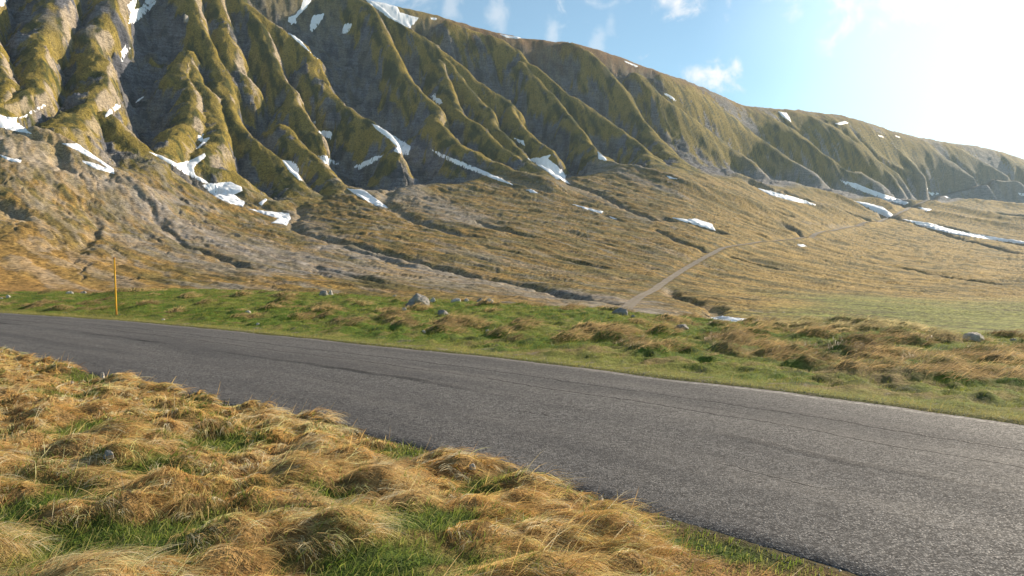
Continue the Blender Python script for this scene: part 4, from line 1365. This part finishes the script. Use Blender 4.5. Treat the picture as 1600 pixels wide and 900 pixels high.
# ------------------------------------------------------------------ grass blades
def blades(name, root, dirn, L, e0, e1, width, col0, col1, nseg, hfun, seed, label, clampz=.012):
    """root (n,2), dirn (n,) heading, L length, e0/e1 start/end elevation"""
    n = len(root); r = np.random.default_rng(seed)
    t = np.linspace(0, 1, nseg + 1)
    pos = np.zeros((n, nseg + 1, 3))
    z0 = hfun(root[:, 0], root[:, 1])
    pos[:, 0] = np.c_[root, z0 - .01]
    hd = dirn.copy(); curl = r.normal(0, .25, n)
    for k in range(nseg):
        tm = (k + .5) / nseg
        el = e0 + (e1 - e0) * tm ** .8
        hk = hd + curl * tm
        st = L / nseg
        d = np.c_[np.cos(el) * np.cos(hk), np.cos(el) * np.sin(hk), np.sin(el)] * st[:, None]
        p = pos[:, k] + d
        gh = hfun(p[:, 0], p[:, 1]) + clampz * (1 + 1.5 * r.uniform(0, 1, n))
        p[:, 2] = np.maximum(p[:, 2], gh)
        pos[:, k + 1] = p
    # flat side roughly facing a random way
    tang = pos[:, -1] - pos[:, 0]; a = r.uniform(0, np.pi, n)
    side = np.c_[np.cos(a), np.sin(a), r.normal(0, .35, n)]
    side /= np.linalg.norm(side, axis=1)[:, None]
    wid = width[:, None] * (1 - t[None, :-1]) ** .6 * .5 + width[:, None] * .08
    Lf = pos[:, :-1] - side[:, None] * wid[..., None]; Rt = pos[:, :-1] + side[:, None] * wid[..., None]
    m = nseg * 2 + 1
    V = np.zeros((n, m, 3)); V[:, 0:2 * nseg:2] = Lf; V[:, 1:2 * nseg:2] = Rt; V[:, -1] = pos[:, -1]
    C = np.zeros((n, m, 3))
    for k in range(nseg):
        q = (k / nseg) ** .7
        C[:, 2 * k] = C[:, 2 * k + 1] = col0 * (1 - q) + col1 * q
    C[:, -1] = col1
    F = []
    for k in range(nseg - 1):
        a_ = 2 * k; F += [(a_, a_ + 1, a_ + 3), (a_, a_ + 3, a_ + 2)]
    F.append((2 * nseg - 2, 2 * nseg - 1, 2 * nseg))
    F = np.array(F); FF = (np.arange(n)[:, None, None] * m + F[None]).reshape(-1, 3)
    me = mesh_from(name, V.reshape(-1, 3), FF, colors={'Col': C.reshape(-1, 3)}, mat=M_grass)
    o = link(name, me, kind='stuff', label=label)
    return o, len(FF)


def pick(r, pal, n, jit=.12):
    pal = np.array(pal); w = r.dirichlet(np.ones(len(pal)) * .6, n)
    return (w @ pal) * (1 + r.normal(0, jit, n))[:, None]


tot = 0
# straw tussocks by the camera
r = np.random.default_rng(21)
dist = np.hypot(TU[:, 0], TU[:, 1])
visible = (TU[:, 1] > 1.9) & (np.abs(TU[:, 0]) < TU[:, 1] * .70 * 1.35 + .8) & (d_near(TU[:, 0], TU[:, 1]) < 14)
Tn = TU[visible]; dist = dist[visible]
cnt = (360 * (Tn[:, 2] / .2) ** 2 * np.clip(5.0 / dist, .28, 1.25)).astype(int)
rep = np.repeat(np.arange(len(Tn)), cnt); n = len(rep)
c = Tn[rep]
first = np.r_[0, np.cumsum(cnt)[:-1]]; idx_in = np.arange(n) - first[rep]
lock = (rep.astype(np.int64) * 4096 + idx_in // 9); _, lock = np.unique(lock, return_inverse=True); nl = int(lock.max()) + 1
a = r.uniform(0, 2 * np.pi, nl)[lock]; q = np.sqrt(r.uniform(0, 1, nl))[lock] * c[:, 2] * 1.05
root = c[:, :2] + np.c_[np.cos(a), np.sin(a)] * q[:, None] - WIND * c[:, 2:3] * .35 + r.normal(0, .016, (n, 2))
wa = math.atan2(WIND[1], WIND[0]) + 0.85 * fbm(c[:, 0] / 1.6, c[:, 1] / 1.6, 2, 701) + r.normal(0, .35, len(Tn))[rep]
vx = np.cos(wa) * .9 + np.cos(a) * .6 * (q / c[:, 2]); vy = np.sin(wa) * .9 + np.sin(a) * .6 * (q / c[:, 2])
hd = np.arctan2(vy, vx) + r.normal(0, .20, nl)[lock] + r.normal(0, .07, n)
L = (r.uniform(.11, .24, nl)[lock] + r.normal(0, .03, n)).clip(.07) * (c[:, 2] / .2) ** .5
e0 = np.radians(r.normal(37, 14, nl)[lock] + r.normal(0, 4, n)); e1 = np.radians(r.normal(-38, 18, nl)[lock] + r.normal(0, 5, n))
stray = r.uniform(0, 1, n) < .03
e1 = np.where(stray, np.radians(r.normal(25, 25, n)), e1); e0 = np.where(stray, np.radians(65), e0)
wdt = r.uniform(.0017, .0036, n) * np.clip(dist[rep] / 5, .9, 2.6)
tint = pick(r, [(.95, .66, .25), (.86, .48, .13), (.95, .76, .42), (.92, .58, .19)], len(Tn), .1)[rep]
tint = tint * .62 + .38 * pick(r, [(.95, .76, .44), (.66, .29, .06), (.88, .55, .20), (.50, .30, .14)], nl, .1)[lock]
col1 = (tint * (1 + r.normal(0, .24, nl)[lock] + r.normal(0, .10, n))[:, None].clip(.45, 1.7)).clip(.02, .9)
pale = r.uniform(0, 1, nl)[lock] < .12
col1[pale] = np.array([.95, .85, .58]) * r.uniform(.8, 1.1, (pale.sum(), 1))
brownb = r.uniform(0, 1, nl)[lock] < .07
col1[brownb] = np.array([.16, .08, .03]) * r.uniform(.7, 1.4, (brownb.sum(), 1))
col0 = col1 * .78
grn = r.uniform(0, 1, n) < .05
col0[grn] = (.10, .16, .03)
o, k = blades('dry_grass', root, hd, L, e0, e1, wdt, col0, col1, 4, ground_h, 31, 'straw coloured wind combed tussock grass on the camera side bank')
tot += k
print("dry", n, k)

# short green grass by the camera
n0 = 420000
x = r.uniform(-16, 8, n0); y = 1.9 + (16 - 1.9) * r.uniform(0, 1, n0) ** 1.7
keep = (np.abs(x) < y * .95 + .8) & (d_near(x, y) > .12)
x = x[keep]; y = y[keep]
g = green_near(x, y); moss = sstep(1.1, .3, d_near(x, y)) * sstep(0, 1.3, x)
keep = r.uniform(0, 1, len(x)) < np.clip(g * .95 + .10 + moss * .7, 0, 1)
x = x[keep]; y = y[keep]; n = len(x); moss = moss[keep]
L = r.uniform(.04, .12, n) * (1 - .6 * moss)
col1 = pick(r, [(.15, .25, .03), (.30, .36, .06), (.08, .15, .02), (.50, .42, .16)], n, .2)
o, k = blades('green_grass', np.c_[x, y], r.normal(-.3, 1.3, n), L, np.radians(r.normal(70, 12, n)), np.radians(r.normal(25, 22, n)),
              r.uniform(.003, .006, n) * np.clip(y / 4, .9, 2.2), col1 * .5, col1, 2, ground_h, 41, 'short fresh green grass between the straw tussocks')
tot += k
print("green", n, k)

# far verge: short turf and brown tussocks
def in_verge(x, y):
    u = x / y * FPX + 800
    return (d_far(x, y) > -.05 + .1 * fbm(x * 2.2, y * 2.2, 2, 15)) & (y < colval(VCY, u) * 1.15) & (u > -250) & (u < 1850)


n0 = 420000
uu = r.uniform(-150, 1750, n0); f0 = colval(farY, uu); f1 = colval(VCY, uu) * 1.12
y = f0 + (f1 - f0) * r.uniform(0, 1, n0) ** 1.25; x = (uu - 800) / FPX * y
keep = in_verge(x, y); x = x[keep]; y = y[keep]
br = brown_far(x, y)
dff = d_far(x, y)
keep = r.uniform(0, 1, len(x)) < (.62 - .35 * br) * np.clip(y / 34, .45, 1)
x = x[keep]; y = y[keep]; br = br[keep]; dff = dff[keep]; n = len(x)
col1 = pick(r, [(.25, .33, .03), (.42, .44, .06), (.10, .18, .02), (.52, .42, .14)], n, .2)
patch = sstep(-.1, .3, fbm(x / 2.5, y / 2.5, 3, 421))
col1 = col1 * (1 - .35 * patch[:, None]) + np.array([.26, .26, .05]) * .35 * patch[:, None]
ed = sstep(1.6, .5, dff + .4 * fbm(x, y, 2, 77))[:, None]
dk = sstep(.0, .35, fbm(x / .55, y / .55, 3, 425))[:, None]; col1 = col1 * (1 - .55 * dk)
col1 = col1 * (1 - ed) + pick(r, [(.50, .44, .10), (.60, .46, .20), (.22, .24, .04)], n, .2) * ed
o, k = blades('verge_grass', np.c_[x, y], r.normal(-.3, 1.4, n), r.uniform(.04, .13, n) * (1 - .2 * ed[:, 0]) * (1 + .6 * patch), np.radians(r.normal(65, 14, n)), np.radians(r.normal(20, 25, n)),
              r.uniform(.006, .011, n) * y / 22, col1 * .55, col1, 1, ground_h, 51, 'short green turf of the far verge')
tot += k
print("verge", n, k)

Tn = TF
dist = Tn[:, 1]
cnt = (130 * (Tn[:, 2] / .35) ** 2 * np.clip(26 / dist, .4, 1.8)).astype(int)
rep = np.repeat(np.arange(len(Tn)), cnt); n = len(rep); c = Tn[rep]
a = r.uniform(0, 2 * np.pi, n); q = np.sqrt(r.uniform(0, 1, n)) * c[:, 2]
root = c[:, :2] + np.c_[np.cos(a), np.sin(a)] * q[:, None]
wa = math.atan2(-.15, 1) + r.normal(0, .4, len(Tn))[rep]
vx = np.cos(wa) * .8 + np.cos(a) * .6 * (q / c[:, 2]); vy = np.sin(wa) * .8 + np.sin(a) * .6 * (q / c[:, 2])
u = c[:, 0] / c[:, 1] * FPX + 800
red = np.array([.58, .41, .20]); yel = np.array([.72, .60, .32])
vr = VR(c[:, 0], c[:, 1])
isy = (sstep(1150, 1250, u) * sstep(.65, .9, vr) * sstep(1560, 1480, u) + sstep(.22, .12, vr))[:, None].clip(0, 1) 
tint = (red * (1 - isy) + yel * isy) * (1 + r.normal(0, .2, len(Tn)))[rep][:, None].clip(.6, 1.6)
col1 = tint * (1 + r.normal(0, .25, n))[:, None].clip(.5, 1.8)
o, k = blades('verge_tussock_grass', root, np.arctan2(vy, vx) + r.normal(0, .2, n), r.uniform(.14, .36, n) * (c[:, 2] / .35) ** .5 * (1 - .45 * sstep(.25, .12, vr)), np.radians(r.normal(54, 16, n)),
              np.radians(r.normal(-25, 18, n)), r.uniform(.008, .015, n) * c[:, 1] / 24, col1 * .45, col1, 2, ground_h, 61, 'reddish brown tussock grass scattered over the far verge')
tot += k
print("far tussock", n, k, "blades tris", tot)

# crumbs of asphalt and stone along both road edges
n = 9000
half = n // 2
k1 = r.integers(20, len(FE) - 20, half); k2 = r.integers(20, len(NE) - 20, half)
gx = np.r_[FE[k1, 0], NE[k2, 0]] + r.uniform(-.12, .12, n); gy = np.r_[FE[k1, 1], NE[k2, 1]] + r.uniform(-.12, .12, n)
off = np.abs(r.normal(0, .16, n)); fdir = np.gradient(FE, axis=0); fdir /= np.hypot(*fdir.T)[:, None]; ndir = np.gradient(NE, axis=0); ndir /= np.hypot(*ndir.T)[:, None]
nf_ = np.c_[-fdir[k1, 1], fdir[k1, 0]]; nn_ = np.c_[ndir[k2, 1], -ndir[k2, 0]]
gx += np.r_[nf_[:, 0], nn_[:, 0]] * off; gy += np.r_[nf_[:, 1], nn_[:, 1]] * off
sz = r.uniform(.004, .011, n)
bv = np.array([(1, 0, 0), (-1, 0, 0), (0, 1, 0), (0, -1, 0), (0, 0, .8), (0, 0, -.8)])
bf = np.array([(0, 2, 4), (2, 1, 4), (1, 3, 4), (3, 0, 4), (2, 0, 5), (1, 2, 5), (3, 1, 5), (0, 3, 5)])
Vv = bv[None] * sz[:, None, None] * r.uniform(.6, 1.4, (n, 6, 1)) + np.c_[gx, gy, np.maximum(ground_h(gx, gy), 0) + sz * .35][:, None]
gcol = pick(r, [(.30, .27, .23), (.12, .115, .11), (.5, .46, .4)], n, .2)
me = mesh_from('edge_gravel', Vv.reshape(-1, 3), (np.arange(n)[:, None, None] * 6 + bf[None]).reshape(-1, 3), smooth=False,
               colors={'Col': np.repeat(gcol, 6, 0)}, mat=M_ground)
link('edge_gravel', me, kind='stuff', label='loose grey grit crumbled along both edges of the asphalt')

# ------------------------------------------------------------------ haze
hm = bpy.data.materials.new('mountain_air'); hm.use_nodes = True; ht = NT(hm.node_tree); hm.node_tree.nodes.clear()
ho = ht.n('ShaderNodeOutputMaterial'); pv = ht.n('ShaderNodeVolumePrincipled')
pv.inputs['Color'].default_value = (.62, .82, 1.0, 1)
pv.inputs['Density'].default_value = 0.000045
pv.inputs['Anisotropy'].default_value = 0.25
ht.l(pv.outputs[0], ho.inputs['Volume'])
zt = float(MZ.max()) + 25; zb = float(min(MZ.min(), gz.min())) - 5
X0, X1, Y0, Y1 = float(MX.min()) - 30, float(MX.max()) + 30, -60.0, float(MY.max()) + 30
hv = np.array([(a, b, c) for a in (X0, X1) for b in (Y0, Y1) for c in (zb, zt)])
hf = np.array([(0, 1, 3, 2), (4, 6, 7, 5), (0, 4, 5, 1), (2, 3, 7, 6), (0, 2, 6, 4), (1, 5, 7, 3)])
me = mesh_from('haze', hv, hf, smooth=False, mat=hm)
link('haze', me, kind='stuff', label='thin blue air between the camera and the far ridge')
print("done", round(time.time() - T0, 1), "tris mountain", 2 * (NR - 1) * (nc - 1), "ground", 2 * GX.size)
